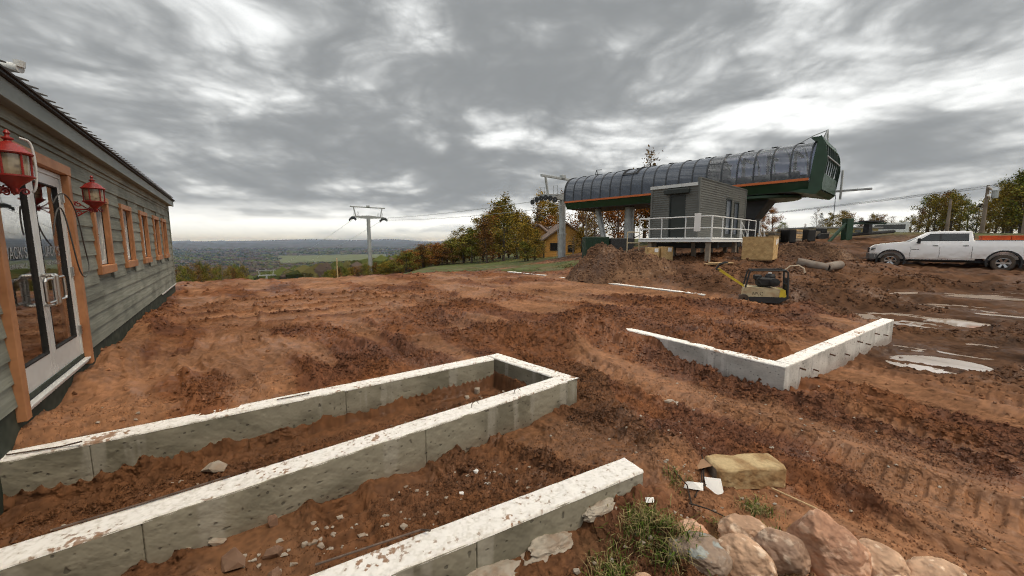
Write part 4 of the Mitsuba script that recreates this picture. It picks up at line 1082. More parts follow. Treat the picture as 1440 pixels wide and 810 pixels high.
# ---------------------------------------------------------------- pickup truck
def paint_col(p, n, uv):
    d = mikit.fbm(p.x * 3, p.y * 3, p.z * 5, 4)
    h = p.z - .25
    k = mikit.smoothstep(.90, .36, h + .9 * (d - .5))
    return mikit.mix((.86, .87, .88), (.34, .23, .15), k * .45)
scene['truck_paint'] = {'type': 'twosided', 'b': {'type': 'principled', 'base_color': mikit.proc(paint_col), 'roughness': .32, 'specular': .5, 'clearcoat': .6}}
mat('truck_glass', (.012, .015, .016), .06, spec=.7)
mat('black_plastic', (.02, .02, .021), .55)
mat('chrome', (.55, .56, .57), .18, 1.0)
mat('tyre', tone((.10, .075, .055), .2, 6, (.035, .03, .027)), .85)
mat('lamp_lens', (.06, .065, .07), .08, spec=.8)
mat('grey_bumper', (.16, .17, .175), .4, .3)
mat('orange_plastic', tone((.62, .10, .02), .1, 2), .5)

TRK = np.array([24.8, 19.7, .25])
MK = frame(TRK, (-.756, .655))                              # x forward, y to the left (towards us), z up
MK[2, 3] = .205
def K(m): return xf(m, MK)
def man(m): return m3.Manifold(m3.Mesh(np.asarray(m.vertices, np.float32), np.asarray(m.faces, np.uint32)))
def unman(M):
    q = M.to_mesh(); return TM(q.vert_properties[:, :3], q.tri_verts)
def extr_xz(pts, y0, y1): return xf(prism(pts, y1 - y0), np.array([[1, 0, 0, 0], [0, 0, 1.0, y0], [0, 1, 0, 0], [0, 0, 0, 1.0]]))
def xf_fix(m):
    m = trimesh.Trimesh(m.vertices, m.faces, process=True); trimesh.repair.fix_normals(m); return TM(m.vertices, m.faces)
side = [(4.86, .62), (4.90, .95), (4.86, 1.12), (4.70, 1.26), (4.30, 1.36), (3.70, 1.43), (3.36, 1.47), (1.02, 1.49), (1.00, 1.50), (.94, 1.52), (-1.30, 1.52), (-1.34, 1.45), (-1.34, .66), (-.6, .58), (.6, .52), (3.3, .50), (4.5, .55)]
S = man(xf_fix(extr_xz(side, -1.1, 1.1)))
cs_ = [(-.93, .45), (.93, .45), (.985, .62), (1.0, .95), (.995, 1.18), (.965, 1.34), (.90, 1.6), (-.90, 1.6), (-.965, 1.34), (-.995, 1.18), (-1.0, .95), (-.985, .62)]
Cx = man(xf_fix(xf(prism(cs_, 7.0), np.array([[0, 0, 1.0, -1.6], [1, 0, 0, 0], [0, 1, 0, 0], [0, 0, 0, 1.0]]))))
plan = [(-1.40, -.96), (-1.2, -1.02), (4.2, -1.02), (4.65, -.94), (4.86, -.70), (4.95, 0), (4.86, .70), (4.65, .94), (4.2, 1.02), (-1.2, 1.02), (-1.40, .96)]
Pl = man(xf_fix(prism(plan, 3)))
body = S ^ Cx ^ Pl
def cyl_y(x, z, r, y0, y1, n=36):
    return man(xf_fix(xf(trimesh.creation.cylinder(r, y1 - y0, sections=n), mov(x, (y0 + y1) / 2, z) @ rot([1, 0, 0], 90))))
for x in (0, 4.0):
    for s in (-1, 1):
        body = body - cyl_y(x, .44, .53, min(s * .62, s * 1.2), max(s * .62, s * 1.2))
body = body - man(xf_fix(span((-1.24, -.80, .95), (.84, .80, 1.7))))       # load bed
body = body - man(xf_fix(hull([(x, y, z) for y in (-1.1, 1.1) for (x, z) in ((-.9 + 1.42, .3), (.93, .3), (.93, .60), (.62, .60))])))
truck = thing('pickup_truck', 'muddy white four-door pickup truck parked on the churned mud at right', 'pickup truck')
part(truck, 'body', K(unman(body)), 'truck_paint', 28)
def ballhull(pts, r, n=2):
    b = trimesh.creation.icosphere(subdivisions=n); v = np.asarray(b.vertices) * r
    return hull(np.vstack([v + np.array(p) for p in pts]))
cabp = [(x, s * y, z) for s in (-1, 1) for (x, y, z) in ((1.06, .88, 1.42), (3.30, .88, 1.40), (2.52, .70, 1.935), (1.14, .70, 1.94), (1.8, .685, 1.955))]
part(truck, 'cab', K(ballhull(cabp, .06)), 'truck_paint', 40)
def side_y(z): return .945 - (z - 1.42) / (1.94 - 1.42) * .178
for s in (1, -1):
    for nm, poly in (('side_window', [(3.02, 1.50), (2.22, 1.50), (2.22, 1.88), (2.56, 1.875)]), ('side_window', [(2.15, 1.50), (1.20, 1.50), (1.20, 1.885), (2.15, 1.89)])):
        v = [(x, s * (side_y(z) + o), z) for o in (.006, -.02) for (x, z) in poly]
        part(truck, nm, K(hull(v)), 'truck_glass')
    part(truck, 'door_pillar', K(hull([(x, s * (side_y(z) + .004), z) for (x, z) in ((2.22, 1.5), (2.15, 1.5), (2.22, 1.89), (2.15, 1.89))] + [(2.18, s * .7, 1.7)])), 'black_plastic')
v = [(x + o, y, z) for o in (.012, -.03) for (x, y, z) in ((3.31, .78, 1.50), (3.31, -.78, 1.50), (2.60, .62, 1.90), (2.60, -.62, 1.90))]
part(truck, 'windscreen', K(hull(v)), 'truck_glass')
part(truck, 'rear_window', K(hull([(x, y, z) for x in (.988, 1.02) for (y, z) in ((.7, 1.52), (-.7, 1.52), (.62, 1.86), (-.62, 1.86))])), 'truck_glass')
for s in (1, -1):
    for (x, nm) in ((2.18, 'door_seam'), (1.06, 'door_seam'), (3.26, 'door_seam')):
        part(truck, nm, K(span((x - .006, s * .99 - .011, .60), (x + .006, s * .99 + .0115, 1.2))), 'black_plastic')
    for x in (2.34, 1.28):
        part(truck, 'door_handle', K(span((x - .09, s * .985 - .03, 1.235), (x + .11, s * .985 + .03, 1.275), .01)), 'black_plastic')
    part(truck, 'mirror', K(cat([box((2.98, s * 1.13, 1.50), (.12, .20, .30), .03), span((2.98, s * .93 - .03, 1.40), (3.05, s * 1.06 + .03, 1.45))])), 'black_plastic')
    for x in (0, 4.0):
        a = np.linspace(-.12 * PI, 1.12 * PI, 26)
        ring = TM(np.vstack([[(x + r * math.cos(t), s * yy, .44 + r * math.sin(t)) for t in a] for (r, yy) in ((.525, .80), (.525, 1.012), (.60, 1.008), (.60, .94))]), [f for k in range(25) for q in range(3) for f in ([q * 26 + k, q * 26 + k + 1, (q + 1) * 26 + k + 1], [q * 26 + k, (q + 1) * 26 + k + 1, (q + 1) * 26 + k])])
        part(truck, 'wheel_arch', K(ring), 'black_plastic', 40)
    part(truck, 'rocker_step', K(span((.98, s * .90 - .07, .46), (3.3, s * .90 + .07, .53), .02)), 'black_plastic')
    part(truck, 'headlight', K(hull([(4.62, s * .955, 1.14), (4.80, s * .80, 1.13), (4.86, s * .60, 1.12), (4.86, s * .62, .99), (4.79, s * .86, .98), (4.66, s * .96, 1.06)])), 'lamp_lens')
    part(truck, 'tail_light', K(span((-1.35, s * .93 - .05, 1.0), (-1.22, s * .93 + .05, 1.42), .01)), 'red_paint')
    part(truck, 'badge', K(span((2.92, s * .988 - .012, 1.03), (3.22, s * .988 + .013, 1.07))), 'grey_bumper')
part(truck, 'grille', K(hull([(x, y, z) for (x, y) in ((4.90, .55), (4.90, -.55), (4.95, 0)) for z in (.86, 1.14)] + [(4.7, .5, .9), (4.7, -.5, .9)])), 'black_plastic')
part(truck, 'front_bumper', K(hull([(x, y, z) for z in (.50, .80) for (x, y) in ((4.55, .985), (4.86, .84), (4.98, .3), (4.98, -.3), (4.86, -.84), (4.55, -.985))])), 'grey_bumper')
part(truck, 'rear_bumper', K(span((-1.50, -.95, .55), (-1.36, .95, .78), .03)), 'chrome')
part(truck, 'underframe', K(span((-1.2, -.6, .38), (4.6, .6, .58))), 'black_plastic')
part(truck, 'bed_rail_cap', K(cat([span((-1.3, .80, 1.522), (.92, .94, 1.545), .008), span((-1.3, -.94, 1.522), (.92, -.80, 1.545), .008)])), 'black_plastic')
for x in (0, 4.0):
    for s in (1, -1):
        Mw = mov(x, s * .83, .41) @ rot([1, 0, 0], -90 * s)
        w = part(truck, 'wheel', K(xf(lathe([(.25, -.13), (.36, -.14), (.40, -.11), (.412, -.05), (.412, .05), (.40, .11), (.36, .14), (.25, .13)], 36), Mw)), 'tyre', 40)
        sp = [xf(hull([(.05, -.035, .09), (.05, .035, .09), (.245, -.05, .115), (.245, .05, .115), (.05, -.03, .04), (.05, .03, .04), (.245, -.03, .06), (.245, .03, .06)]), rot([0, 0, 1], 60 * k)) for k in range(6)]
        part(w, 'rim', K(xf(cat(sp + [lathe([(.225, -.1), (.25, -.1), (.262, .12), (.238, .125), (.225, .1)], 30), lathe([(0, .105), (.06, .105), (.075, .08), (.075, .03)], 16)]), Mw)), 'chrome', 30)
        part(w, 'brake_drum', K(xf(lathe([(0, .0), (.2, .0), (.2, -.05)], 20), Mw)), 'machine_dark')
for i, x in enumerate((-.72, .22)):
    m = hull([(x + sx * (.43 + .03 * k), sy * (.35 + .03 * k), 1.1 + .66 * k) for sx in (-1, 1) for sy in (-1, 1) for k in (0, 1)])
    solo('plastic_tub', K(cat([m, span((x - .47, -.40, 1.72), (x + .47, .40, 1.765), .01)])), 'orange_plastic', 'orange plastic tub in the truck bed, ' + ('towards the tailgate' if i == 0 else 'nearer the cab'), 'tub', 'orange tubs carried in the truck bed')

# ---------------------------------------------------------------- plate compactor
mat('machine_yellow', tone((.62, .48, .04), .12, 4, (.50, .36, .04)), .45)
mat('machine_cream', tone((.50, .44, .28), .2, 6, (.32, .22, .13)), .6)
zc_ = gz(6.95, 10.55) + .02
MP = frame((6.95, 10.55, zc_), (.90, -.44))
def PC(m): return xf(m, MP)
pc = thing('plate_compactor', 'cream and yellow plate compactor with black engine and long handle on the dirt platform', 'plate compactor')
part(pc, 'base_plate', PC(hull([(x, y, z) for y in (-.3, .3) for (x, z) in ((-.40, .0), (.32, .0), (.55, .16), (.52, .18), (-.42, .03), (-.55, .12), (-.5, .14))])), 'machine_dark')
part(pc, 'housing', PC(hull([(x, y, z) for y in (-.29, .29) for (x, z) in ((-.52, .10), (-.40, .05), (.30, .05), (.46, .16), (.44, .36), (.10, .40), (-.46, .42), (-.50, .36))])), 'machine_cream')
part(pc, 'nose_panel', PC(hull([(x, y, z) for y in (-.295, .295) for (x, z) in ((.30, .06), (.47, .17), (.45, .36), (.33, .375))])), 'machine_yellow', label='bright yellow front end of the housing')
eng = [box((.02, 0, .55), (.46, .40, .24), .04), lathe([(0, .64), (.12, .64), (.13, .70), (.10, .76), (0, .78)], 16, (.12, 0, 0)), box((-.17, .05, .66), (.2, .24, .14), .03), xf(lathe([(0, -.08), (.1, -.08), (.11, .06), (0, .08)], 16), mov(.2, -.24, .56) @ rot([1, 0, 0], 90)), tube([(-.1, -.22, .5), (-.2, -.24, .62), (-.1, -.22, .72)], .025, 6)]
part(pc, 'engine', PC(cat(eng)), 'black_plastic', 30)
part(pc, 'fuel_cap', PC(xf(lathe([(0, 0), (.045, 0), (.045, .03), (0, .035)], 12), mov(.1, -.05, .775))), 'white_metal')
part(pc, 'roll_frame', PC(cat([tube([(-.47, y, .40), (-.40, y, .80), (-.36, y, .86), (.42, y, .88), (.47, y, .84), (.50, y, .18)], .022, 8) for y in (-.29, .29)] + [tube([(x, -.29, z), (x, .29, z)], .022, 8) for (x, z) in ((-.36, .86), (.42, .88), (.49, .5), (.47, .84))])), 'machine_dark', 40)
part(pc, 'frame_panel', PC(span((.50, -.27, .22), (.515, .27, .66))), 'black_plastic')
part(pc, 'handle', PC(hull([(x, y, z) for y in (-.03, .03) for (x, z) in ((-.46, .36), (-.52, .42), (-1.12, .80), (-1.18, .86), (-1.10, .88), (-.50, .45))])), 'machine_yellow')
part(pc, 'handle_grip', PC(tube([(-1.12, -.06, .84), (-1.20, -.18, .86), (-1.12, -.22, 1.0), (-.98, -.20, 1.06), (-.92, 0, 1.06), (-.98, .20, 1.06), (-1.12, .22, 1.0), (-1.20, .18, .86), (-1.12, .06, .84)], .018, 8)), 'black_plastic', 40)
wh = part(pc, 'wheel', PC(xf(lathe([(.03, -.04), (.11, -.04), (.125, 0), (.11, .04), (.03, .04)], 18), mov(-.50, -.34, .10) @ rot([1, 0, 0], 90))), 'tyre', 40)
part(pc, 'decal', PC(xf((lambda q: TM(q.vertices, q.faces))(meshkit.text_mesh('MLC', .085, .002)), np.array([[1, 0, 0, -.30], [0, 0, -1, -.290], [0, 1, 0, .20], [0, 0, 0, 1.0]]))), 'black_plastic')
solo('hose_end', PC(wire([(.55, .2, .92), (.75, .15, 1.02), (.95, .15, .98), (1.0, .15, .82)], .03)) if False else PC(tube([(.48, .28, .86), (.60, .26, .98), (.78, .24, 1.0), (.90, .22, .92), (.92, .22, .80)], .02, 6)), 'putty', 'pale bent hose sticking up behind the plate compactor', 'hose', smooth=40)

# ---------------------------------------------------------------- boulders and litter in the near corner
def stone_col(c, c2, c3):
    def fn(p, n, uv):
        a = mikit.fbm(p.x * 7, p.y * 7, p.z * 7, 4)
        b = mikit.noise(p.x * 70, p.y * 70, p.z * 70)
        d = mikit.fbm(p.x * 19 + 5, p.y * 19, p.z * 19, 4)
        q = mikit.mix(c, c2, mikit.smoothstep(.38, .62, a))
        q = mikit.mix(q, c3, mikit.smoothstep(.58, .70, d) * .7)
        return q * (1.18 + .5 * b)
    return mikit.proc(fn)
SB = mikit.proc(lambda p, n, uv: mikit.fbm(p.x * 28, p.y * 28, p.z * 28, 5) * .026, 2e-3)
bumped('stone_pink', stone_col((.36, .20, .125), (.26, .14, .088), (.46, .31, .22)), .65, SB)
bumped('stone_tan', stone_col((.38, .25, .165), (.27, .17, .11), (.58, .47, .36)), .7, SB)
bumped('stone_grey', stone_col((.27, .175, .12), (.18, .115, .08), (.38, .30, .23)), .55, SB)
bumped('stone_blue', stone_col((.25, .195, .15), (.19, .14, .105), (.22, .27, .27)), .5, SB)
BLD = [(1.07, 2.02, -.12, (.185, .15, .15), 'stone_blue', 'rounded grey boulder with a blue-green tinge, leftmost big one of the heap', -25),
       (1.13, 2.20, -.14, (.11, .10, .11), 'stone_pink', 'small brown boulder peeping out behind the blue-green boulder', 10),
       (1.32, 2.00, -.13, (.17, .13, .145), 'stone_tan', 'tan boulder with whitish patches right of the blue-green one', -40),
       (1.44, 2.20, -.13, (.155, .12, .14), 'stone_tan', 'pinkish-tan boulder at the back of the heap behind its neighbours', -25),
       (1.56, 2.05, -.12, (.155, .12, .135), 'stone_grey', 'brown-grey round boulder with a pale vein left of the peaked boulder', -30),
       (1.82, 2.04, -.10, (.21, .15, .20), 'stone_pink', 'large peaked reddish boulder standing highest of the heap', -38),
       (2.08, 2.01, -.16, (.16, .13, .13), 'stone_tan', 'brown boulder with flattish top right of the peaked boulder', -35),
       (1.85, 1.90, -.20, (.14, .12, .11), 'stone_grey', 'low grey boulder in front of the peaked boulder', -10),
       (1.635, 1.93, -.22, (.13, .08, .075), 'stone_pink', 'flat reddish stone wedged low at the front of the heap', -15),
       (2.37, 1.95, -.20, (.16, .13, .12), 'stone_tan', 'pale boulder lying apart at the right end of the heap', -20),
       (.73, 1.93, -.24, (.11, .10, .09), 'stone_tan', 'half-buried pale stone alone left of the heap by the grass', 0),
       (1.42, 1.90, -.24, (.15, .11, .10), 'stone_pink', 'reddish boulder at the bottom edge below the tan boulder', -20)]
for i, (x, y, z, sq, m, lab, an) in enumerate(BLD):
    r = rock(1.0, 40 + i, (1, 1, 1), .28, 4, 1.25)
    v = np.asarray(r.vertices).copy()
    if 'peaked' in lab and i == 5: v[:, 2] = np.where(v[:, 2] > 0, v[:, 2] * (1 + .25 * (1 - np.clip((v[:, 0] + .45) ** 2, 0, 1))), v[:, 2]); v[:, 0] *= np.where(v[:, 2] > .2, 1 - .35 * (v[:, 2] - .2), 1)
    if i in (1, 3, 8): v[:, 2] = np.minimum(v[:, 2], .75 + .1 * v[:, 0])
    rm = xf(TM(v * np.array(sq), r.faces), mov(x, y, z - .035) @ np.diag([.93, .93, .93, 1]) @ rot([0, 0, 1], an) @ rot([0, 1, 0], (i * 37 % 30) - 15))
    solo('boulder', rm, m, lab, 'boulder', 'field boulders heaped at the bottom right', smooth=True)

# broken bag of mortar
def bag_col(p, n, uv):
    a = mikit.fbm(p.x * 9, p.y * 9, p.z * 9, 4); b = mikit.noise(p.x * 80, p.y * 80, p.z * 80)
    c = mikit.mix((.47, .36, .20), (.30, .19, .09), mikit.smoothstep(.4, .65, a))
    return mikit.mix(c, (.20, .10, .05), mikit.smoothstep(.55, .8, n.z) * mikit.smoothstep(.34, .5, a + .3 * (b - .5)) * .9) * (.85 + .3 * b)
bumped('bag_paper', mikit.proc(bag_col), .85, mikit.proc(lambda p, n, uv: mikit.fbm(p.x * 26, p.y * 26, p.z * 26, 4) * .02, 2e-3))
mat('card_brown', (.36, .22, .13), .85)
zb = gz(1.85, 2.78)
def bagf(u, v):
    a = v * 2 * PI
    k = 2.6
    c, s = np.cos(a), np.sin(a)
    ry = .105 * np.sign(c) * np.abs(c) ** .22; rz = .088 * np.sign(s) * np.abs(s) ** .22
    end = np.clip((.5 - np.abs(u - .5)) / .03, 0, 1) ** .5
    sag = meshkit.fbm(np.stack([u * 5, c * 1.4, s * 1.4], -1), 3, 77) - .5
    fo = .022 * np.sin(u * 9 + 5 * c + 4 * s) * .35
    R = 1 + .22 * sag + fo
    return np.stack([(u - .5) * .55, ry * R * (.8 + .2 * end), rz * R * (.8 + .2 * end)], 1)
bm = sheet(bagf, np.linspace(0, 1, 46), np.linspace(0, 1, 49))
cap0 = hull(bagf(np.zeros(48), np.linspace(0, 1, 48)) + np.array([.004, 0, 0]))
cap1 = hull(bagf(np.ones(48), np.linspace(0, 1, 48)) + np.array([-.004, 0, 0]))
MB_ = frame((1.82, 2.83, zb + .085), (1, .06, 0))
bag = thing('mortar_bag', 'hardened tan paper sack of mortar lying burst on the mud above the boulders', 'sack')
part(bag, 'sack', xf(bm, MB_), 'bag_paper', True)
part(bag, 'sack_end', xf(cap1, MB_), 'bag_paper')
part(bag, 'hard_mortar', xf(cap0, MB_), 'grey_lumber', label='grey crust of hardened mortar at the torn end')
part(bag, 'torn_flap', xf(cat([hull([(-.27, .10, .06), (-.40, .08, .02), (-.38, .0, .03), (-.27, -.02, .07), (-.30, .05, .05)]), hull([(-.27, -.09, -.02), (-.33, -.12, -.07), (-.30, -.05, -.08), (-.26, -.02, -.05)])]), MB_), 'card_brown')
solo('paper_sheet', xf(hull([(-.06, -.075, 0), (.055, -.08, .0), (.06, .07, .004), (-.055, .075, .003), (0, 0, .008)]), frame((1.50, 2.66, zb + .06), (.97, -.15)) @ rot([1, 0, 0], 38)), 'paper_white', 'white sheet of paper leaning on the torn end of the mortar sack', 'paper')
solo('paper_scrap', xf(hull([(-.07, -.03, 0), (.06, -.035, .0), (.075, .03, .02), (-.04, .04, .012), (0, 0, .035)]), mov(1.32, 2.62, gz(1.32, 2.62) + .012) @ rot([0, 0, 1], -12)), 'paper_white', 'crumpled white paper scrap on the mud left of the sack', 'paper')
solo('paper_scrap', xf(hull([(-.03, -.02, 0), (.03, -.015, .0), (.035, .02, .015), (-.02, .025, .01)]), mov(.93, 2.42, gz(.93, 2.42) + .01)), 'paper_white', 'tiny white paper scrap beside the end of the wall stub', 'paper')
g = np.random.default_rng(3)
for i in range(6):
    x, y = 1.20 + .05 * i, 2.42 + .06 * i
    p = np.array([x, y]); d_ = unit(np.array([.6, .8]) + g.normal(0, .35, 2)); l = g.uniform(.12, .28)
    q = p + d_ * l
    solo('twig', tube([(*p, gz(*p) + .012), (*((p + q) / 2 + g.normal(0, .01, 2)), (gz(*p) + gz(*q)) / 2 + .02 + .02 * g.random()), (*q, gz(*q) + .015)], [.006, .005, .003], 5), 'interior_dark', 'dark wet twig in the litter left of the torn sack' if i not in (0, 5) else ('dark twig lying nearest the grass tuft' if i == 0 else 'dark twig lying nearest the torn sack'), 'twig', 'dark twigs left of the torn sack' if i not in (0, 5) else None)
solo('stick', tube([(1.95, 2.70, gz(1.95, 2.7) + .02), (2.16, 2.52, gz(2.16, 2.52) + .02)], .008, 6), 'lumber', 'thin pale stick on the mud right of the mortar sack', 'stick')

# lumps of broken concrete in the trench and on the low ground
mat('rubble', tone((.40, .36, .30), .2, 12, (.26, .20, .15), 40), .85)
mat('rubble_brown', tone((.22, .135, .09), .2, 12, (.15, .085, .055), 40), .85)
CH = [(-2.66, 3.22, .115, 'pale flat lump of broken concrete on the trench floor', (1.3, .6, .45)), (-.47, 5.02, .06, 'small pale concrete lump at the closed end of the trench', (1, 1, 1.1)), (-.60, 4.90, .055, 'concrete lump next to the smallest one at the closed end of the trench', (1.2, .8, .6)),
      (-1.70, 2.14, .10, 'largest brown-grey broken slab piece on the low ground at the bottom edge', (1.2, .8, .5)), (-1.50, 2.20, .07, 'brownish concrete chunk right of the largest slab piece', (1, .8, .7)), (-1.93, 2.30, .05, 'pale concrete chunk at the foot of the long front wall', (1.2, .8, .6)),
      (-1.66, 2.46, .055, 'upright brown chunk by the foot of the long front wall', (.7, .7, 1.1)), (-2.06, 2.24, .05, 'flat pale shard left of the other chunks on the low ground', (1.4, .6, .35)), (-1.40, 2.06, .05, 'low brown chunk at the bottom edge between the two front walls', (1.2, .8, .5)),
      (-.30, 2.98, .028, 'white plaster crumb in the middle of the low ground', (1, .8, .7)), (-.22, 2.87, .035, 'white plaster flake beside a smaller crumb on the low ground', (1.4, .7, .5)), (-.39, 2.74, .025, 'narrow white crumb below the plaster flakes', (.7, 1.2, .5)),
      (1.99, 4.6, .10, 'flat tan stone lying in the vehicle lane', (1.5, .7, .25)), (.86, 2.60, .035, 'white concrete crumb at the tip of the wall stub', (1, 1, .8))]
for i, (x, y, r, lab, sq) in enumerate(CH):
    white = 'white' in lab
    solo('concrete_lump', xf(chunk(r, 90 + i, sq), mov(x, y, gz(x, y) + r * sq[2] * .35) @ rot([0, 0, 1], i * 41)), 'paper_white' if white else ('rubble_brown' if 'brown' in lab else 'rubble'), lab, 'stone' if 'stone' in lab else 'rubble')
for i, (u, o, sx, sy, sz, lab) in enumerate(((.50, .05, .20, .10, .07, 'rough pale spill of concrete at the foot of the wall stub, nearest the bottom edge'), (.95, .035, .17, .08, .06, 'rough pale spill of concrete at the foot of the wall stub, middle one'), (1.38, .02, .13, .06, .05, 'rough pale spill of concrete at the foot of the wall stub near its tip'))):
    q = C_FR0 + dc * u - perp(dc) * o
    rm = rock(1.0, 300 + i, (1, 1, 1), .42, 4, 2.2)
    solo('concrete_spill', xf(TM(np.asarray(rm.vertices) * [sx, sy, sz], rm.faces), frame([q[0], q[1], gz(*q) - .012], dc)), 'rubble', lab, 'rubble', smooth=25)
def gravel():
    g = np.random.default_rng(12); ms = []
    areas = [((-1.7, 2.3), .45, 120, .018), ((-.35, 2.9), .5, 90, .012), ((-2.9, 3.1), .6, 60, .014), ((-.55, 4.95), .25, 40, .016), ((.5, 2.2), .3, 90, .016), ((1.2, 2.5), .35, 60, .010), ((-1.0, 4.2), .4, 40, .012), ((1.9, 3.5), 1.0, 90, .011), ((3.5, 3.6), 1.2, 60, .014)]
    P = []
    for (c, s, n, r) in areas: P += [(c[0] + g.normal(0, s), c[1] + g.normal(0, s * .6), r * g.uniform(.4, 1.5)) for _ in range(n)]
    P = np.array(P)
    bad = np.min([seg_dist(P[:, 0], P[:, 1], p, q) for p, q in ((A_FAR, A_END), (B_FAR, B_FR1), (C_FR0 - dc * 3, C_FR1))], 0) < .24
    P = P[~bad]; z = gz_at(P[:, 0], P[:, 1])
    return cat([xf(chunk(r, 500 + i, (1.2, .9, .7)), mov(x, y, zz + r * .3)) for i, ((x, y, r), zz) in enumerate(zip(P, z))])
solo('gravel', gravel(), 'rubble', 'scattered pale gravel and concrete crumbs on the mud', 'gravel', kind='stuff')

# reinforcing rods left on the walls
mat('rebar', tone((.14, .10, .08), .25, 30, (.07, .05, .04)), .6, .3)
RODS = [([(-3.9, 2.80), (-3.62, 2.92), (-3.50, 2.965)], 'short dark reinforcing rod on the back wall top at the left edge'), ([(-2.62, 2.02), (-2.30, 2.26), (-2.02, 2.50), (-1.96, 2.50)], 'long bent reinforcing rod lying on the front wall top'),
        ([(-1.0, 1.78), (-.70, 1.93), (-.52, 2.02), (-.46, 1.99)], 'bent rod lying on the top of the wall stub'), ([(-2.45, 3.85), (-2.30, 3.95), (-2.2, 4.02), (-2.19, 3.98)], 'thin pale bent wire by the back wall on the dirt')]
for pts, lab in RODS:
    solo('reinforcing_rod', tube([(x, y, max(.02, gz(x, y) + .015) + (.0 if k < len(pts) - 1 else .02)) for k, (x, y) in enumerate(pts)], .0065, 6), 'rebar', lab, 'rod')
for i, u in enumerate((2.9, 3.45)):
    p = B_FR0 + db * u + nb * .1
    solo('wire_tie', tube([(*p, 0), (*(p + W([.01, 0])), .05), (*(p + W([.05, .02])), .075), (*(p + W([.075, .02])), .04)], .004, 5), 'rebar', ('bent wire tie standing on the front wall top, farther one', 'bent wire tie standing on the front wall top, nearer one')[1 - i], 'wire')

# grass by the boulders
def tuft(cx, cy, n, sp, hgt, seed):
    g = np.random.default_rng(seed); V, F, C = [], [], []
    x = cx + g.normal(0, sp, n); y = cy + g.normal(0, sp * .8, n); z = gz_at(x, y)
    for i in range(n):
        h = hgt * g.uniform(.4, 1.15); a = g.uniform(0, 2 * PI); b = g.uniform(.3, 1.1) * h; w = g.uniform(.0018, .0035)
        d = np.array([math.cos(a), math.sin(a), 0]); s = np.array([-d[1], d[0], 0]) * w
        p0 = np.array([x[i], y[i], z[i] - .01]); p1 = p0 + d * b * .35 + [0, 0, h * .7]; p2 = p0 + d * b + [0, 0, h * g.uniform(.55, 1.0)]
        k = len(V); V += [p0 - s, p0 + s, p1 - s * .8, p1 + s * .8, p2]
        F += [[k, k + 1, k + 3], [k, k + 3, k + 2], [k + 2, k + 3, k + 4]]
        dry = g.random() < .55
        c = np.array([.30, .25, .12] if dry else [.085, .13, .025]) * g.uniform(.6, 1.3)
        C += [c * .8, c * .8, c, c, c * 1.15]
    return TM(V, F), np.clip(C, 0, 1)
scene['blade'] = {'type': 'twosided', 'b': {'type': 'diffuse', 'reflectance': VC}}
tf = [tuft(*a) for a in ((.88, 2.24, 330, .10, .12, 1), (.98, 2.12, 200, .07, .13, 2), (.80, 2.16, 300, .1, .10, 3), (.93, 1.98, 140, .06, .13, 8), (.55, 1.97, 260, .06, .09, 4), (1.72, 2.5, 260, .06, .07, 5), (1.66, 2.28, 200, .05, .07, 6), (1.36, 2.3, 120, .04, .08, 7), (1.22, 2.66, 90, .05, .08, 9))]
solo('grass', cat([a for a, _ in tf]), 'blade', 'tufts of green and straw-coloured grass beside the boulders', 'grass', kind='stuff', color=np.vstack([c for _, c in tf]))

# ---------------------------------------------------------------- things on the mud farther off
mat('pipe_grey', tone((.24, .21, .18), .2, 4, (.15, .11, .085)), .8)
for (p, q, lab) in (((11.9, 16.1), (12.75, 15.55), 'grey plastic culvert pipe lying on the mud, the longer dark-ended one'), ((12.82, 15.72), (13.75, 16.15), 'paler grey pipe length lying end to end with the longer pipe')):
    za, zb2 = gz(*p) + .13, gz(*q) + .13
    d3 = np.array([q[0] - p[0], q[1] - p[1], zb2 - za]); Ln = np.linalg.norm(d3)
    m = lathe([(.145, 0), (.165, 0), (.165, .04)] + [(.165 + .006 * (k % 2), .05 + (Ln - .1) * k / 24) for k in range(25)] + [(.165, Ln), (.145, Ln), (.145, 0)], 18)
    zx = np.cross([0, 0, 1.0], d3); zx /= np.linalg.norm(zx); R = np.eye(4); R[:3, 2] = d3 / Ln; R[:3, 0] = zx; R[:3, 1] = np.cross(R[:3, 2], zx); R[:3, 3] = (p[0], p[1], za)
    solo('pipe', xf(m, R), 'pipe_grey', lab, 'pipe', smooth=30)
zo = gz(11.3, 16.9)
MO = frame((10.75, 16.75, zo - .03), (.80, .60))
crate = thing('plywood_crate', 'big strand-board crate with paper labels standing on the dirt below the cabin stairs', 'crate')
def OC(m): return xf(m, MO)
MO = frame((11.05, 16.4, zo - .03), (.678, .735))
part(crate, 'side_panel', OC(span((0, -.01, .06), (1.15, .01, 1.02))), 'osb')
part(crate, 'side_panel', OC(span((-.01, .012, .06), (.012, 1.15, 1.02))), 'osb')
part(crate, 'side_panel', OC(span((1.14, .012, .06), (1.16, 1.15, 1.02))), 'osb')
part(crate, 'side_panel', OC(span((.014, 1.13, .06), (1.138, 1.15, 1.02))), 'osb')
part(crate, 'lid', OC(span((-.02, -.02, 1.022), (1.17, 1.16, 1.045))), 'osb')
part(crate, 'skid', OC(span((.1, .02, 0), (.2, 1.12, .058))), 'lumber'); part(crate, 'skid', OC(span((.95, .02, 0), (1.05, 1.12, .058))), 'lumber')
for (x, z) in ((.55, .7), (.85, .75)):
    part(crate, 'paper_label', OC(span((x, -.016, z), (x + .2, -.0115, z + .22))), 'paper_white')
solo('tarpaulin', OC(hull([(1.25, -.1, 0), (1.9, .0, .0), (1.85, .8, .0), (1.25, .9, .02), (1.3, .3, .32), (1.28, .6, .3)])), 'rubber', 'black tarpaulin heap right of the strand-board crate', 'tarpaulin')
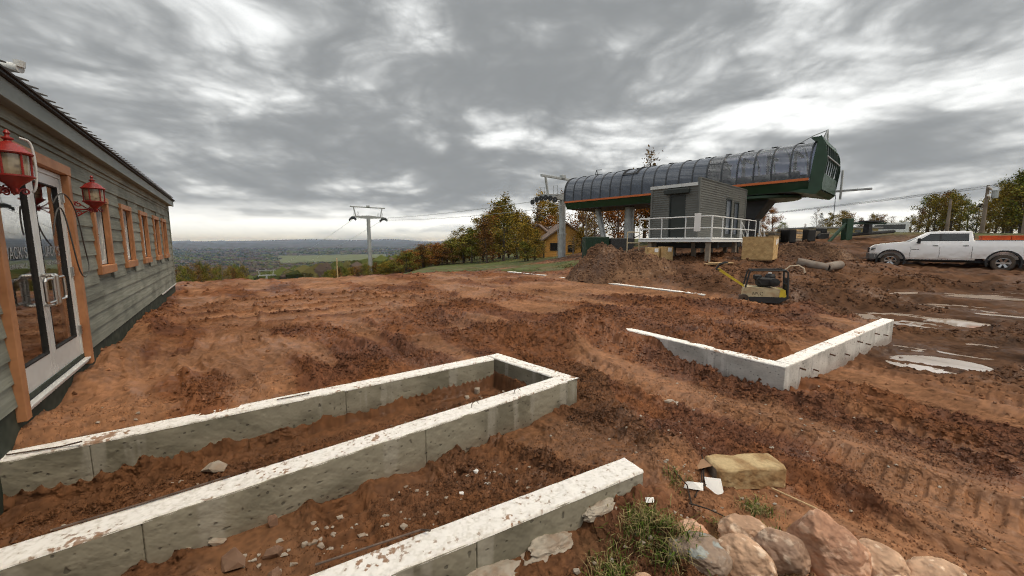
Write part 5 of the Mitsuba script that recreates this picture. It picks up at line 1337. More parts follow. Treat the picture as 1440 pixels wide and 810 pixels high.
for i in range(6):
    a = .12 * i
    x0, y0 = 8.15 + .06 * i, 16.35 + .09 * (i % 3)
    zz = gz(8.6, 16.5) + .04 + .045 * (i // 3)
    solo('board', xf(box((.55, 0, 0), (1.1, .09, .038), .004), mov(x0, y0, zz) @ rot([0, 0, 1], 4 + 5 * ((i * 7) % 3))), 'lumber', ('pale board lying in the lower layer of the small stack under the deck' if i < 3 else 'pale board on top of the small stack under the deck'), 'board', 'lower boards of the stack under the deck' if i < 3 else 'upper boards of the stack under the deck')


def heap(cx, cy, rx, ry, h, z0, seed, ang=0, peaks=()):
    g = np.random.default_rng(seed)
    u = np.linspace(0, 1, 90); v = np.linspace(0, 1, 160)
    def fn(a, b):
        th = b * 2 * PI
        rr = a * (1.12 + .25 * (meshkit.fbm(np.stack([np.cos(th) * 1.5, np.sin(th) * 1.5, 0 * th], -1), 2, seed) - .5))
        x, y = rr * np.cos(th) * rx, rr * np.sin(th) * ry
        c, s = math.cos(ang), math.sin(ang)
        X, Y = cx + x * c - y * s, cy + x * s + y * c
        f = np.clip(1 - rr ** 2, -.3, 1)
        hh = np.sign(f) * np.abs(f) ** .85
        for (px, py, pr, ph) in peaks: hh = hh + ph * np.exp(-((x - px) ** 2 + (y - py) ** 2) / pr ** 2)
        P = np.stack([X, Y, 0 * X], -1)
        n = (meshkit.fbm(P * 1.1, 4, seed + 1) - .5) * .75 + (np.abs(meshkit.fbm(P * 3.0, 4, seed + 2) - .5) - .12) * .55 + (meshkit.fbm(P * 8, 2, seed + 3) - .5) * .26 + ((1 - np.abs(2 * meshkit.noise(P * 5 + 7, seed + 4) - 1)) ** 2 - .3) * .12
        Z = z0 + h * hh + n * np.clip(.25 + hh, 0, 1)
        return np.stack([X, Y, Z], 1)
    m = sheet(fn, u ** .8, v)
    P = np.asarray(m.vertices)
    q = meshkit.fbm(P * np.array([1.2, 1.2, 1.2]), 4, seed + 9); q2 = meshkit.fbm(P * 6, 3, seed + 10)
    C = lerp([.105, .055, .030], [.20, .112, .062], sst(.35, .65, q)[:, None]) * (.6 + .8 * q2)[:, None]
    return m, C
def heap_crumbs(cx, cy, rx, ry, z, seed, src, n=9000):
    g = np.random.default_rng(seed); V0 = np.asarray(src.vertices); F0 = np.asarray(src.faces)
    f = F0[g.integers(len(F0), size=n)]; w = g.dirichlet((1, 1, 1), n)
    P = (V0[f] * w[..., None]).sum(1); s = .012 + .05 * g.random(n) ** 5
    O = np.array([[1, 0, 0], [-1, 0, 0], [0, 1, 0], [0, -1, 0], [0, 0, 1], [0, 0, -1.0]]); OF = np.array([[0, 2, 4], [2, 1, 4], [1, 3, 4], [3, 0, 4], [2, 0, 5], [1, 2, 5], [3, 1, 5], [0, 3, 5]])
    V = P[:, None] + O[None] * s[:, None, None] * g.uniform(.7, 1.3, (n, 6, 1))
    C = np.repeat(lerp([.09, .047, .027], [.20, .11, .062], g.random((n, 1))), 6, 0)
    return TM(V.reshape(-1, 3), (OF[None] + 6 * np.arange(n)[:, None, None]).reshape(-1, 3)), C
hm, hc = heap(4.75, 16.4, 2.3, 1.55, 1.12, .22, 61, -.25, [(-.9, .1, .7, .25), (1.0, .2, .9, -.05)])
hk_ = solo('dirt_heap', hm, 'mud', 'tall steep heap of dug brown earth in front of the lift terminal', 'dirt heap', smooth=True, color=hc)
km, kc = heap_crumbs(0, 0, 0, 0, 0, 5, hm)
part(hk_, 'loose_soil', km, 'mud', kind='stuff', color=kc)
hm, hc = heap(16.9, 22.0, 2.3, 1.6, .95, .62, 71, -.3)
hk_ = solo('dirt_heap', hm, 'mud', 'lower spread-out heap of earth left of the pickup truck', 'dirt heap', smooth=True, color=hc)
km, kc = heap_crumbs(0, 0, 0, 0, 0, 5, hm)
part(hk_, 'loose_soil', km, 'mud', kind='stuff', color=kc)
# steel trestle frames and cardboard boxes behind the heap
mat('cream_steel', (.50, .42, .28), .5)
for (x, y, lab) in ((6.0, 20.2, 'cream steel trestle frame behind the dirt heap, left one'), (6.55, 20.0, 'shorter cream steel trestle frame behind the dirt heap, right one')):
    k = 0 if 'left' in lab else -.45
    b0 = gz(x, y)
    solo('trestle_frame', cat([tube([(x, y, b0), (x, y, 2.15 + k)], .03, 5), tube([(x + .62, y, b0), (x + .62, y, 2.15 + k)], .03, 5), tube([(x, y, 2.15 + k), (x + .62, y, 2.15 + k)], .03, 5), tube([(x, y, 1.6 + k * .5), (x + .62, y, 1.6 + k * .5)], .025, 5)]), 'cream_steel', lab, 'trestle')
for (x, y, s, lab) in ((6.55, 18.6, .42, 'small brown cardboard box on the crest of the dirt heap, left one'), (7.15, 18.5, .5, 'brown cardboard box with white labels behind the dirt heap, right one')):
    b0 = gz(x, y)
    t = thing('cardboard_box', lab, 'box')
    part(t, 'carton', span((x, y, b0), (x + .55, y + .5, 1.15 + s * .55), .01), 'osb')
    part(t, 'paper_label', span((x + .3, y - .006, 1.0 + s * .4), (x + .48, y - .001, 1.16 + s * .45)), 'paper_white')
solo('equipment_box', cat([span((5.6, 29.5, .1), (7.4, 31, 2.05), .03), span((7.42, 29.6, .1), (9.3, 31, 1.95), .03)]) if False else span((5.6, 29.5, .1), (7.4, 31, 2.05), .04), 'dark_green', 'dark green equipment box under the downhill end of the terminal', 'box')
solo('equipment_box', span((7.5, 29.6, .1), (9.3, 31, 1.95), .04), 'machine_dark', 'black equipment box beside the dark green one under the terminal', 'box')
# marker pole by the water and the slab at the right edge
mat('marker_red', (.55, .03, .02), .5)
mp = thing('marker_pole', 'white surveying pole with red band lying by the upper puddle', 'pole')
za, zb2 = gz(9.15, 10.3) + .05, gz(8.95, 9.2) + .05
pa, pb = np.array([9.24, 10.5, za]), np.array([8.93, 9.16, zb2])
part(mp, 'shaft', tube([pa, pb], .03, 8), 'paper_white'); part(mp, 'red_band', tube([pa * .72 + pb * .28, pa * .45 + pb * .55], .032, 8), 'marker_red')
solo('concrete_slab', xf(cat([box((0, 0, .12), (.75, .10, .72), .01)]), mov(9.33, 6.62, -.30) @ rot([0, 0, 1], 36) @ rot([1, 0, 0], 8)), 'concrete_pale', 'grey concrete slab stood on edge in the mud at the far right', 'slab')

# ---------------------------------------------------------------- lumber yard, hoist, sheds, van
mat('tan_wall', tone((.42, .33, .16), .06, 1), .8)
mat('roof_grey', (.22, .22, .22), .7)
mat('van_white', (.72, .73, .73), .4)
def stack(x, y, z, w, d, n, lab, group=None):
    t = thing('lumber_stack', lab, 'lumber')
    M = frame((x, y, z), TN)
    for k in range(n):
        for j in range(3):
            part(t, 'plank', xf(span((0, j * d / 3 + .01, .1 + k * .17), (w, (j + 1) * d / 3 - .01, .1 + k * .17 + .14), .008), M), 'lumber' if (k + j) % 3 else 'grey_lumber')
    part(t, 'bearer', xf(cat([span((.3, 0, 0), (.42, d, .095)), span((w - .42, 0, 0), (w - .3, d, .095))]), M), 'grey_lumber')
    return t
stack(18.6, 27.6, 1.55, 1.9, 1.1, 4, 'stack of orange-brown planks left in the yard beyond the stairs')
stack(20.6, 28.2, 1.65, 2.1, 1.2, 5, 'stack of grey-brown planks in the yard between two dark bundles')
solo('covered_bundle', span((19.95, 28.0, 1.6), (20.5, 29.2, 2.55), .06), 'rubber', 'dark covered bundle between the two plank stacks', 'bundle')
solo('covered_bundle', span((22.35, 29.4, 1.7), (23.0, 30.4, 2.6), .06), 'rubber', 'dark covered bundle right of the plank stacks', 'bundle')
solo('flat_trailer', cat([span((19.0, 31.2, 2.3), (25.5, 33, 2.5), .02)] + [xf(lathe([(.1, -.1), (.35, -.1), (.38, 0), (.35, .1), (.1, .1)], 16), mov(x, 31.2, 2.0) @ rot([1, 0, 0], 90)) for x in (20.2, 21.2, 24.2)]), 'grey_lumber', 'grey flat trailer standing behind the plank stacks', 'trailer')
shed = thing('storage_shed', 'long low tan shed beyond the yard with a flat pale roof', 'shed')
part(shed, 'wall', span((31.0, 40, 1.6), (37.6, 45, 3.05)), 'tan_wall')
part(shed, 'roof', span((30.8, 39.8, 3.052), (37.9, 45.2, 3.2)), 'roof_grey')
part(shed, 'window', span((36.3, 39.95, 2.3), (37.0, 39.99, 2.9)), 'truck_glass'); part(shed, 'window', span((35.2, 39.95, 2.3), (35.8, 39.99, 2.9)), 'truck_glass')
shed2 = thing('storage_shed', 'small tan lean-to shed right of the hoist with sloping roof', 'shed')
part(shed2, 'wall', span((38.3, 43, 1.8), (40.8, 46, 2.9)), 'tan_wall')
part(shed2, 'roof', hull([(38.1, 42.8, 3.1), (38.1, 46.2, 3.1), (42.4, 42.8, 2.4), (42.4, 46.2, 2.4), (38.1, 42.8, 3.0), (38.1, 46.2, 3.0), (42.4, 42.8, 2.3), (42.4, 46.2, 2.3)]), 'roof_grey')
van = thing('white_van', 'small white van far off between hoist and pickup truck', 'van')
VM = frame((46.6, 49.0, 2.2), (-.80, .60))
part(van, 'body', xf(hull([(x, y, z) for y in (-.9, .9) for (x, z) in ((-2.2, .35), (2.2, .35), (2.25, .8), (1.5, 1.0), (.9, 1.75), (-2.2, 1.85))]), VM), 'van_white')
for s in (-1, 1):
    part(van, 'window', xf(hull([(x, s * y, z) for y in (.905, .85) for (x, z) in ((1.2, 1.0), (-1.9, 1.0), (-1.9, 1.6), (.8, 1.55))]), VM), 'truck_glass')
    for x in (-1.3, 1.4):
        part(van, 'wheel', xf(lathe([(0, -.1), (.3, -.1), (.33, 0), (.3, .1), (0, .1)], 16), VM @ mov(x, s * .82, .33) @ rot([1, 0, 0], 90)), 'tyre')
hoist = thing('green_hoist', 'green steel hoist post with diagonal brace and long dark boom in the yard', 'hoist')
part(hoist, 'post', span((25.6, 29.8, 1.0), (26.1, 30.3, 3.45), .02), 'green_steel')
part(hoist, 'brace', tube([(24.1, 29.7, 1.5), (25.7, 30.0, 3.1)], .12, 6), 'green_steel')
part(hoist, 'top_beam', xf(span((0, -.1, 0), (2.6, .1, .16)), mov(26.1, 30.0, 3.0)), 'dark_green')
part(hoist, 'boom', tube([(25.9, 30.05, 2.2), (30.6, 31.2, 2.5)], .13, 6), 'machine_dark')
part(hoist, 'drive_unit', cat([span((27.2, 29.7, 2.35), (27.45, 30.2, 3.0)), span((27.0, 29.6, 3.17), (28.2, 30.4, 3.28))]), 'machine_dark')
solo('small_loader', cat([span((24.6, 31, 1.75), (25.3, 32, 2.35), .04), xf(lathe([(0, -.12), (.3, -.12), (.33, 0), (.3, .12), (0, .12)], 14), mov(24.6, 30.95, 2.0) @ rot([1, 0, 0], 90)), span((24.75, 31.1, 2.35), (25.2, 31.8, 2.75), .04)]), 'machine_dark', 'small dark wheeled machine parked left of the hoist post', 'machine')

# ---------------------------------------------------------------- houses beyond the brow
mat('house_siding', tone((.46, .24, .055), .1, .8, (.38, .19, .045)), .8)
mat('house_roof', tone((.16, .12, .10), .15, 2), .85)
def house(o, ang, w, d, h, ridge_h, lab):
    t = thing('house', lab, 'house')
    M = frame((o[0], o[1], o[2]), (math.cos(ang), math.sin(ang)))
    Hh = lambda m: xf(m, M)
    rows = int(h / .3)
    part(t, 'wall', Hh(hull([(x, y, z) for y in (0, d) for (x, z) in ((0, -2), (w, -2), (w, h), (w / 2, h + ridge_h), (0, h))])), 'house_siding')
    for k in range(rows):
        part(t, 'siding_board', Hh(hull([(x, y, z) for x in (-.01, w + .01) for (y, z) in ((-.035, k * .3), (-.012, k * .3 + .29), (-.002, k * .3), (-.002, k * .3 + .29))])), 'house_siding')
    for s in (0, 1):
        x0, x1 = (-.45, w / 2) if s == 0 else (w + .45, w / 2)
        z0 = h - .45 * ridge_h / (w / 2)
        part(t, 'roof', Hh(hull([(x, y, z + dz) for y in (-.5, d + .5) for (x, z) in ((x0, z0), (x1, h + ridge_h)) for dz in (.02, .22)])), 'house_roof')
    for (x, z, ww, hh2) in ((w * .12, h * .55, 1.3, 1.1), (w * .55, h * .5, 1.0, 1.0), (w * .12, h * .08, 1.2, .7), (w * .62, h * .05, 1.5, 1.3)):
        f = part(t, 'window', Hh(cat([span((x, -.08, z), (x + ww, -.04, z + .08)), span((x, -.08, z + hh2 - .08), (x + ww, -.04, z + hh2)), span((x, -.08, z + .08), (x + .08, -.04, z + hh2 - .08)), span((x + ww - .08, -.08, z + .08), (x + ww, -.04, z + hh2 - .08))])), 'interior_dark')
        part(f, 'pane', Hh(span((x + .08, -.06, z + .08), (x + ww - .08, -.042, z + hh2 - .08))), 'truck_glass')
    return t
house((4.7, 55.0, -1.6), .10, 6.0, 8, 3.7, 2.1, 'orange-yellow clapboard house half hidden by the lift tower')
house((1.2, 61.0, -2.2), -.25, 6.0, 8, 4.0, 2.4, 'orange-yellow house farther left, mostly behind the trees')
house((10.8, 57.0, -1.4), .05, 4.5, 6, 2.6, 1.4, 'lower orange-yellow house end right of the lift tower')

# ---------------------------------------------------------------- trees
scene['leaf'] = {'type': 'principledthin', 'base_color': VC, 'roughness': .7, 'diff_trans': .7, 'specular': .2} if False else {'type': 'twosided', 'b': {'type': 'diffuse', 'reflectance': VC}}
mat('bark', tone((.10, .08, .062), .25, 3, (.055, .043, .034), 9), .9)
mat('bark_pale', tone((.20, .17, .14), .25, 3, (.10, .085, .07), 9), .9)
PAL = {'green': [(.066, .082, .017), (.098, .098, .022), (.135, .112, .024)], 'olive': [(.098, .082, .018), (.135, .098, .020), (.068, .070, .018)], 'orange': [(.17, .068, .015), (.14, .055, .016), (.20, .092, .018)], 'gold': [(.19, .115, .017), (.14, .098, .02), (.10, .088, .02)],
       'brown': [(.105, .055, .022), (.125, .065, .022), (.075, .045, .02)], 'yellow': [(.25, .165, .022), (.19, .125, .02), (.13, .10, .02)], 'bare': [(.12, .072, .032), (.10, .066, .03), (.15, .09, .03)], 'spruce': [(.016, .028, .014), (.024, .036, .018), (.013, .022, .012)]}


def tree_mesh(kind, seed, nleaf=1500):
    """A tree 10 m tall with its foot at the origin: (wood, crown, crown colours)."""
    g = np.random.default_rng(seed); H = 10.0
    wood = []; tips = []
    sap = kind in ('bare', 'brown') and seed % 2
    lean = g.normal(0, .25, 2)
    def P(t): return np.array([lean[0] * t * t + .12 * math.sin(3 * t + seed), lean[1] * t * t, H * t])
    if kind == 'spruce':
        wood.append(tube([P(t) for t in np.linspace(0, .98, 6)], np.linspace(.16, .02, 6), 6))
        V, F, C = [], [], []
        for k in range(900):
            t = g.uniform(.06, .99); R = 2.1 * (1 - t) ** .85 + .08; a = g.uniform(0, 2 * PI); r = R * g.uniform(.25, 1) ** .6
            p = np.array([r * math.cos(a), r * math.sin(a), H * t - .25 * r]); d = np.array([math.cos(a), math.sin(a), -.25]) * g.uniform(.3, .55); s = np.array([-math.sin(a), math.cos(a), g.normal(0, .3)]) * g.uniform(.08, .2)
            i = len(V); V += [p - s, p + s, p + d]; F.append([i, i + 1, i + 2]); c = np.array(PAL['spruce'][g.integers(3)]) * g.uniform(.9, 2.0); C += [c] * 3
        return wood[0], TM(V, F), np.array(C)
    t0 = .07 if kind != 'bare' else .22
    wood.append(tube([P(t) for t in np.linspace(-.02, .9, 8)], np.linspace(.19, .03, 8), 7))
    nl = 15 if not sap else 20
    for k in range(nl):
        t = t0 + (.92 - t0) * (k + g.random()) / nl
        a = k * 2.4 + g.normal(0, .4); L_ = (2.9 if not sap else 1.7) * (1 - .75 * max(0, t - .35) / .65) * g.uniform(.65, 1.15) * (.8 + .2 * min(1, t / .35))
        up = g.uniform(.25, .85) + (.4 if sap else 0)
        b = P(t); q = [b]
        d = np.array([math.cos(a), math.sin(a), up]); d /= np.linalg.norm(d)
        for j in range(3):
            d = d + g.normal(0, .16, 3) + np.array([0, 0, .08]); d /= np.linalg.norm(d); q.append(q[-1] + d * L_ / 3)
        wood.append(tube(q, np.array([.075, .05, .032, .014]) * (1.15 - t), 5, caps=False))
        for j in range(5):
            w = g.uniform(.3, 1); i0 = min(int(w * 3), 2); s = q[i0] + (q[i0 + 1] - q[i0]) * (w * 3 - i0)
            e = d * .5 + g.normal(0, .55, 3) + np.array([0, 0, .25]); e /= np.linalg.norm(e); l2 = L_ * g.uniform(.22, .45)
            wood.append(tube([s, s + e * l2 * .5, s + e * l2 + g.normal(0, .08, 3)], np.array([.022, .014, .006]), 3, caps=False))
            tips += [s + e * l2 * .6, s + e * l2]
            for _ in range(2 if kind == 'bare' or sap else 1):
                e2 = e + g.normal(0, .5, 3); e2 /= np.linalg.norm(e2)
                wood.append(tube([s + e * l2 * .5, s + e * l2 * .5 + e2 * l2 * .7], [.012, .005], 3, caps=False)); tips.append(s + e * l2 * .5 + e2 * l2 * .7)
    tips = np.array(tips)
    n = {'bare': int(nleaf * .22), 'brown': int(nleaf * .75)}.get(kind, nleaf)
    skip = g.random(len(tips)) < .15; tips = tips[~skip]
    ci = g.integers(len(tips), size=n)
    tone_ = meshkit.fbm(tips * .55 + seed, 2, seed)[ci]
    c0 = tips[ci] + g.normal(0, .33, (n, 3))
    nrm = g.normal(size=(n, 3)); nrm /= np.linalg.norm(nrm, axis=1, keepdims=True)
    u = np.cross(nrm, g.normal(size=(n, 3))); u /= np.linalg.norm(u, axis=1, keepdims=True); v = np.cross(nrm, u)
    s = g.uniform(.07, .17, (n, 1))
    V = np.stack([c0 - u * s, c0 + v * s * .6, c0 + u * s, c0 - v * s * .6], 1).reshape(-1, 3)
    F = (np.array([[0, 1, 2], [0, 2, 3]])[None] + 4 * np.arange(n)[:, None, None]).reshape(-1, 3)
    pal = np.array(PAL[kind]); pk = np.clip((tone_ * 3 + g.normal(0, .45, n)), 0, 2.99).astype(int)
    C = np.repeat(np.clip(pal[pk] * g.uniform(1.0, 2.6, (n, 1)), 0, 1), 4, 0)
    return cat(wood), TM(V, F), C


PROTO = {}
def proto(kind, v):
    if (kind, v) not in PROTO:
        w, c, col = tree_mesh(kind, 17 + v * 5 + 31 * list(PAL).index(kind), 3400 if kind != 'bare' else 2400)
        PROTO[(kind, v)] = (mikit.ply(w, 'bark_pale' if kind == 'bare' and v == 1 else 'bark'), mikit.ply(c, 'leaf', color=col))
    return PROTO[(kind, v)]
def tree(kind, x, y, h, lab, group=None, v=0, z=None, wide=1.0):
    t = thing({'spruce': 'spruce_tree', 'bare': 'bare_tree'}.get(kind, 'autumn_tree'), lab, 'tree', group)
    z = gz(x, y) - .1 if z is None else z
    s = h / 10
    M = T().translate([x, y, z]).rotate([0, 0, 1], (x * 57 + y * 31) % 360).scale([s * wide, s * wide, s])
    w, c = proto(kind, v)
    scene[t + '__trunk'] = {**w, 'to_world': M}; scene[t + '__crown'] = {**c, 'to_world': M}
    return t
F_ = 542.0
def top_z(py, Y):
    v = (py - 405) / F_
    return CAM_Z + Y * (-math.sin(PITCH) - v * math.cos(PITCH)) / (math.cos(PITCH) - v * math.sin(PITCH))
def height_to(px, Y, xs, ys): return max(2.5, top_z(np.interp(px, xs, ys), Y) - gz(at_px(px, Y), Y) + .1)
BX, BY = [540, 560, 590, 620, 650, 680, 695, 708, 725, 745, 770], [366, 357, 347, 340, 322, 304, 293, 275, 289, 301, 304]
SX, SY = [1060, 1068, 1082, 1096, 1127, 1143, 1149, 1158, 1166, 1178, 1192, 1204, 1218, 1232, 1247], [304, 300, 290, 322, 314, 293, 299, 306, 299, 295, 299, 306, 301, 299, 304]
WX, WY = [1262, 1275, 1286, 1297, 1308, 1318, 1330, 1342, 1354, 1366, 1384, 1394, 1404, 1415, 1427, 1440, 1475], [310, 302, 292, 277, 272, 267, 270, 277, 283, 286, 276, 266, 257, 248, 241, 235, 228]
def at_px(px, Y): return (px - 720) / F_ * Y
WORDS = {'green': 'green-leaved', 'olive': 'olive-brown', 'orange': 'rust-orange', 'gold': 'golden-olive', 'brown': 'thin brown', 'yellow': 'bright yellow', 'bare': 'nearly leafless', 'spruce': 'dark spruce'}
# (x, y, height, kind, variant, width)
ROW = [(-24.0, 76, 7.4, 'gold', 0, 1.1), (-21.8, 73, 8.0, 'green', 0, 1.1), (-19.6, 71, 8.2, 'brown', 0, 1.1), (-17.4, 70, 8.6, 'brown', 1, 1.1), (-15.2, 66, 8.6, 'brown', 0, 1.2), (-13.6, 68, 9.6, 'olive', 0, 1.2), (-12.0, 62, 8.0, 'orange', 0, 1.1), (-11.2, 66, 9.8, 'brown', 1, 1.2), (-9.6, 63, 10.0, 'green', 1, 1.2), (-7.8, 62, 10.6, 'olive', 1, 1.2),
       (-6.2, 60, 10.4, 'green', 0, 1.1), (-4.6, 61, 11.8, 'olive', 0, 1.1), (-3.0, 60, 11.8, 'orange', 1, 1.1), (-1.2, 56, 11.8, 'olive', 1, 1.30), (.8, 60, 11.0, 'gold', 1, 1.1), (2.0, 64, 11.0, 'gold', 0, 1.0), (-16.4, 78, 9.0, 'olive', 1, 1.3), (-8.6, 70, 11.0, 'brown', 0, 1.3), (-2.4, 70, 12.5, 'green', 1, 1.2)]
for i, (x, y, h, k, v, wd) in enumerate(ROW):
    lab = {13: 'tallest broad olive-brown oak standing in front of the tree belt'}.get(i, f'{WORDS[k]} tree of the belt left of the houses')
    jit = 6 * math.sin(i * 2.7) if i != 13 else 0
    px = 720 + F_ * x / y; h = max(3.0, top_z(np.interp(px, BX, BY) + (3 + jit if i != 13 else 0), y) - gz(x, y) + .1)
    tree(k, x, y, h, lab, None if i == 13 else f'{WORDS[k]} trees of the belt by the houses', v, wide=wd * float(np.clip(8.5 / h, 1, 2.3)))
g = np.random.default_rng(33)
for i in range(26):
    px = 543 + 9.0 * i + g.uniform(-3, 3); y = g.uniform(52, 88) if px < 690 else g.uniform(60, 84); x = at_px(px, y); k = ('olive', 'gold', 'brown', 'green', 'orange', 'green', 'gold')[i % 7]
    h = max(3.0, top_z(np.interp(px, BX, BY) + g.uniform(0, 15), y) - gz(x, y) + .1)
    tree(k, x, y, h, f'{WORDS[k]} tree of the belt left of the houses', f'{WORDS[k]} trees of the belt by the houses', i % 2, wide=1.15 * float(np.clip(8.5 / h, 1, 2.3)))
for i, (px, y, py, k) in enumerate(((742, 47, 312, 'gold'), (752, 49, 322, 'olive'), (764, 51, 338, 'bare'), (806, 50, 330, 'bare'), (818, 52, 318, 'gold'), (738, 46, 345, 'green'))):
    x = at_px(px, y); h = max(2.5, top_z(py, y) - gz(x, y) + .1)
    tree(k, x, y, h, f'{WORDS[k]} small tree in front of the orange-yellow houses', f'{WORDS[k]} small trees in front of the houses', i % 2, wide=1.2 * float(np.clip(6 / h, 1, 1.8)))
for i, (x, y, h, k, v) in enumerate([(4.6, 70, 11, 'bare', 0), (6.0, 74, 11.5, 'yellow', 0), (7.6, 69, 9.5, 'gold', 0), (9.2, 72, 11.5, 'bare', 1), (9.4, 49, 8.2, 'bare', 1), (10.6, 50, 8.6, 'bare', 0), (11.6, 64, 11.0, 'orange', 0), (13.8, 60, 10.6, 'gold', 1), (14.2, 52, 8.6, 'orange', 1), (16.2, 56, 10, 'orange', 0), (18.0, 58, 10.5, 'yellow', 1), (19.4, 54, 9.5, 'orange', 1), (20.6, 60, 14.4, 'bare', 0), (21.3, 56, 10.4, 'gold', 0)]):
    lab = 'tall sparse tree whose pinkish top rises above the terminal roof' if i == 12 else f'{WORDS[k]} tree behind the lift terminal'
    tree(k, x, y, h, lab, None if i == 12 else f'{WORDS[k]} trees behind the lift terminal', v, wide=1.1)
for i, (px, Y, h, k, v, wd) in enumerate([(1068, 44, 5.6, 'orange', 0, 1.2), (1082, 47, 6.4, 'orange', 1, 1.1), (1096, 62, 4.0, 'green', 0, 1.6), (1127, 80, 4.5, 'bare', 0, 1.1), (1143, 70, 7.2, 'bare', 1, .8), (1149, 72, 6.2, 'spruce', 0, .9), (1158, 76, 6.0, 'gold', 0, 1.3), (1166, 74, 6.6, 'olive', 0, 1.3), (1178, 78, 6.2, 'gold', 1, 1.2), (1192, 80, 6.2, 'bare', 1, 1.2), (1204, 76, 5.6, 'brown', 0, 1.2), (1218, 74, 6.4, 'bare', 0, 1.2), (1232, 72, 6.8, 'brown', 1, 1.2), (1247, 74, 6.6, 'bare', 1, 1.3), (1222, 82, 6.0, 'olive', 1, 1.3), (1186, 86, 6.5, 'brown', 1, 1.4)]):
    nm = 'the terminal stairs' if px < 1100 else 'the yard and hoist'
    h = height_to(px, Y, SX, SY)
    tree(k, at_px(px, Y), Y, h, f'{WORDS[k]} tree on the skyline beyond {nm}', f'{WORDS[k]} trees beyond {nm}', v, wide=wd)
for i, (px, Y, h, k, v, wd) in enumerate([(1262, 66, 6.0, 'green', 0, 1.2), (1275, 64, 6.0, 'olive', 1, 1.1), (1286, 62, 7.5, 'brown', 0, 1.1), (1297, 60, 9.0, 'bare', 0, 1.1), (1308, 58, 9.6, 'olive', 0, 1.0), (1318, 60, 9.8, 'brown', 1, 1.0), (1330, 57, 9.4, 'olive', 1, 1.1), (1342, 60, 8.8, 'green', 0, 1.1), (1354, 62, 8.0, 'green', 1, 1.1), (1366, 60, 8.0, 'spruce', 0, 1.1), (1384, 56, 8.8, 'olive', 0, 1.1), (1394, 54, 9.6, 'gold', 1, 1.1), (1404, 52, 10.2, 'gold', 0, 1.2), (1415, 50, 10.6, 'olive', 1, 1.2), (1427, 48, 10.4, 'green', 1, 1.2), (1440, 48, 10.6, 'gold', 1, 1.2), (1455, 47, 10.6, 'olive', 0, 1.3), (1475, 46, 10.8, 'green', 0, 1.3), (1372, 66, 9.0, 'brown', 1, 1.3), (1324, 68, 9.4, 'olive', 1, 1.3), (1300, 70, 8.4, 'green', 1, 1.3), (1408, 60, 11, 'green', 0, 1.3)]):
    sd = 'left of the power pole' if px < 1370 else 'right of the power pole'
    h = height_to(px, Y, WX, WY)
    tree(k, at_px(px, Y), Y, h, f'{WORDS[k]} tree of the wood {sd}', f'{WORDS[k]} trees of the wood {sd}', v, wide=wd)
g = np.random.default_rng(21)
for i in range(20):
    px = 243 + 102 * (i + g.random() * .8) / 20; Y = g.uniform(52, 74)
    k = ('bare', 'brown', 'green', 'bare', 'olive')[i % 5]
    x = at_px(px, Y)
    top = CAM_Z - (.046 + .016 * g.random() + .00012 * (px - 243)) * Y; z = gz(x, Y) - .1
    tree(k, x, Y, max(2.2, top - z), f'{WORDS[k]} sapling on the slope past the lodge corner', f'{WORDS[k]} saplings past the corner of the lodge', i % 2, z, .8)
# shrubs in the gap below the lone tower
for i in range(10):
    px = 460 + 85 * i / 10; Y = 70 + 12 * g.random(); x = at_px(px, Y); k = ('green', 'gold', 'brown')[i % 3]
    top = CAM_Z - (.068 - .0021 * i + .006 * g.random()) * Y; z = gz(x, Y) - .1
    tree(k, x, Y, max(2.0, top - z), f'{WORDS[k]} bushy tree below the lone lift tower', f'{WORDS[k]} bushy trees below the lone lift tower', i % 2, z, 1.3)

